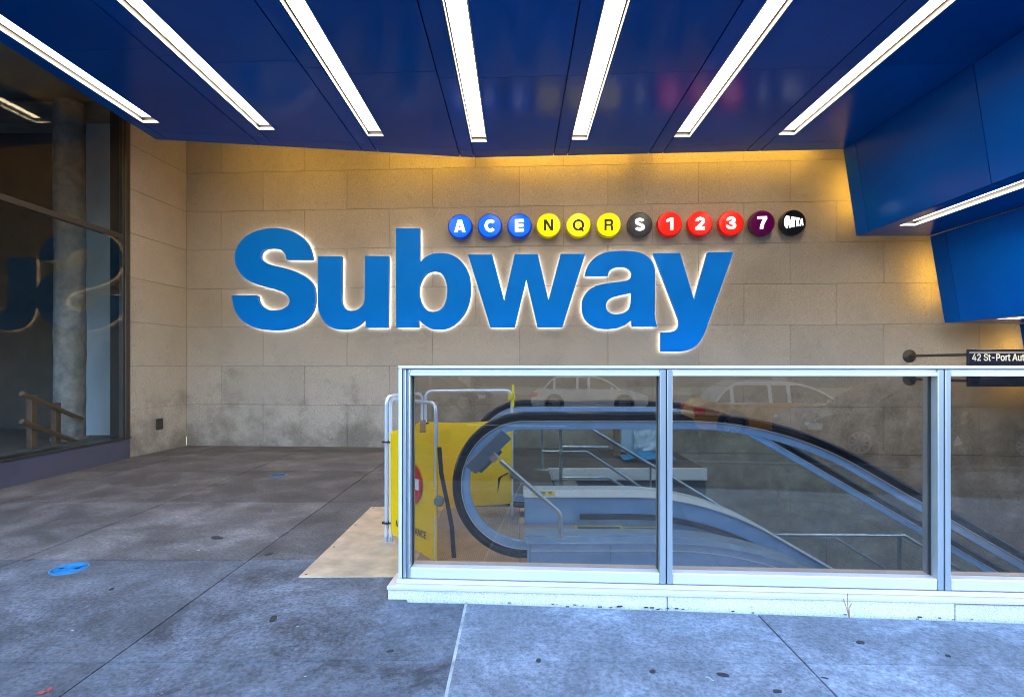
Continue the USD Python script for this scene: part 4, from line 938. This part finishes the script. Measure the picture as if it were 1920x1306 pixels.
def person(x, y, z, face, label, coat, legs, bag):
    """standing or walking adult: one skinned body surface, clothes over it"""
    t = thing('person', label, 'person', (x, y, z)); ca, sa = math.cos(face), math.sin(face)
    def W(m): return frame_mesh(m, (x, y, z), (ca, sa, 0), (-sa, ca, 0), (0, 0, 1))
    def blob(bones, ref=.03):
        ms = []
        for (a, ra), (b, rb_) in bones:
            ms.append(m3.Manifold.hull(m3.Manifold.compose([m3.Manifold.sphere(ra, 16).translate(tuple(map(float, a))), m3.Manifold.sphere(rb_, 16).translate(tuple(map(float, b)))])))
        u = ms[0]
        for q in ms[1:]: u = u + q
        m = tri(u.refine_to_length(ref)); m = trimesh.Trimesh(m.vertices, m.faces); trimesh.smoothing.filter_taubin(m, iterations=6); return m
    hipL, hipR = (0, .09, .93), (0, -.09, .93); kL, kR = (.16, .09, .50), (.02, -.09, .50); aL, aR = (.24, .09, .09), (-.26, -.09, .16)
    head = (.02, 0, 1.62)
    shL, shR = (-.01, .19, 1.42), (-.01, -.19, 1.42); eL, eR = (-.10, .24, 1.14), (.06, -.24, 1.13); hL, hR = (.02, .25, .90), (.16, -.25, .90)
    bones = [((head, .095), ((.035, 0, 1.56), .075)), (((0, 0, 1.52), .055), ((0, 0, 1.42), .065)), (((0, .08, 1.36), .12), ((0, -.08, 1.36), .12)), (((0, 0, 1.36), .13), ((0, 0, 1.0), .12)),
             ((hipL, .095), (kL, .06)), ((kL, .06), (aL, .04)), ((hipR, .095), (kR, .06)), ((kR, .06), (aR, .04)), ((shL, .06), (eL, .042)), ((eL, .042), (hL, .03)), ((shR, .06), (eR, .042)), ((eR, .042), (hR, .03)),
             (((.11, 0, 1.60), .014), ((.125, 0, 1.575), .016)), (((.0, .092, 1.62), .018), ((-.01, .098, 1.60), .02)), (((.0, -.092, 1.62), .018), ((-.01, -.098, 1.60), .02))]
    for h, sy in ((hL, 1), (hR, -1)):
        h = np.array(h); bones.append(((h, .026), (h + (.01, 0, -.075), .028)))
        for k in range(4):
            b = h + np.array([.028 - .018 * k, 0, -.09]); l = (.034, .04, .037, .03)[k]
            bones += [((b, .009), (b + (.006, -.006 * sy, -l), .0085)), ((b + (.006, -.006 * sy, -l), .0085), (b + (.010, -.022 * sy, -l - .028), .0075))]
        bones += [((h + (.028, 0, -.03), .011), (h + (.052, -.01 * sy, -.07), .009)), ((h + (.052, -.01 * sy, -.07), .009), (h + (.050, -.02 * sy, -.10), .008))]
    part(t, 'body', W(blob(bones, .02)), 'skin', smooth=True)
    part(t, 'coat', W(blob([(((0, .09, 1.37), .145), ((0, -.09, 1.37), .145)), (((0, .03, 1.37), .15), ((0, .03, .90), .165)), (((0, -.03, 1.37), .15), ((0, -.03, .90), .165)), ((shL, .078), (eL, .062)), ((eL, .062), (np.array(hL) + (-.01, 0, .05), .048)), ((shR, .078), (eR, .062)), ((eR, .062), (np.array(hR) + (-.02, 0, .05), .048))], .03)), coat, smooth=True)
    part(t, 'trousers', W(blob([((hipL, .12), (kL, .082)), ((kL, .082), (np.array(aL) + (0, 0, .03), .068)), ((hipR, .12), (kR, .082)), ((kR, .082), (np.array(aR) + (0, 0, .03), .068)), ((hipL, .12), (hipR, .12))], .03)), legs, smooth=True)
    part(t, 'shoe', W(blob([(np.array(aL) + (-.03, 0, -.045), .044), (np.array(aL) + (.16, 0, -.055), .034)] and [((np.array(aL) + (-.03, 0, -.045), .044), (np.array(aL) + (.16, 0, -.055), .034))], .02)), 'shoe_tan', smooth=True)
    part(t, 'shoe', W(blob([((np.array(aR) + (-.03, 0, -.03), .044), (np.array(aR) + (.13, 0, -.10), .034))], .02)), 'shoe_tan', smooth=True)
    part(t, 'hair', W(blob([(((-.01, 0, 1.665), .098), ((-.04, 0, 1.62), .085))], .02)), 'hair_dark', smooth=True)
    for sy in (-1, 1): part(t, 'eye', W(frame_mesh(trimesh.creation.icosphere(1, .011), (.108, sy * .034, 1.625), (1, 0, 0), (0, 1, 0), (0, 0, 1))), 'hair_dark')
    part(t, 'mouth', W(bx(.104, .112, -.022, .022, 1.545, 1.552)), 'red_print')
    if bag:
        b = thing('carrier_bag', 'white plastic carrier bag held by the walking person', 'bag', (x, y, z + .5))
        c = np.array(hL) + (.01, 0, -.12)
        part(b, 'sack', W(blob([((c + (-.10, 0, -.36), .06), (c + (.12, 0, -.36), .06)), ((c + (-.08, 0, -.36), .05), (c + (-.02, 0, -.10), .02)), ((c + (.09, 0, -.36), .05), (c + (.02, 0, -.10), .02))], .03)), 'bag_white', smooth=True)
        part(b, 'handle', W(tube([c + (-.02, 0, -.10), c + (-.01, 0, .0), c + (.02, 0, .0), c + (.02, 0, -.10)], .006, 8)), 'bag_white')
    return t
person(6.1, -2.2, -.18, math.pi, 'person in a dark coat with a white bag walking by, reflected in the right pane', 'coat_dark', 'trousers_brown', True)
person(5.2, -1.6, -.13, math.pi * .95, 'person in brown trousers walking past, reflected beside the railing post', 'coat_dark', 'trousers_brown', False)
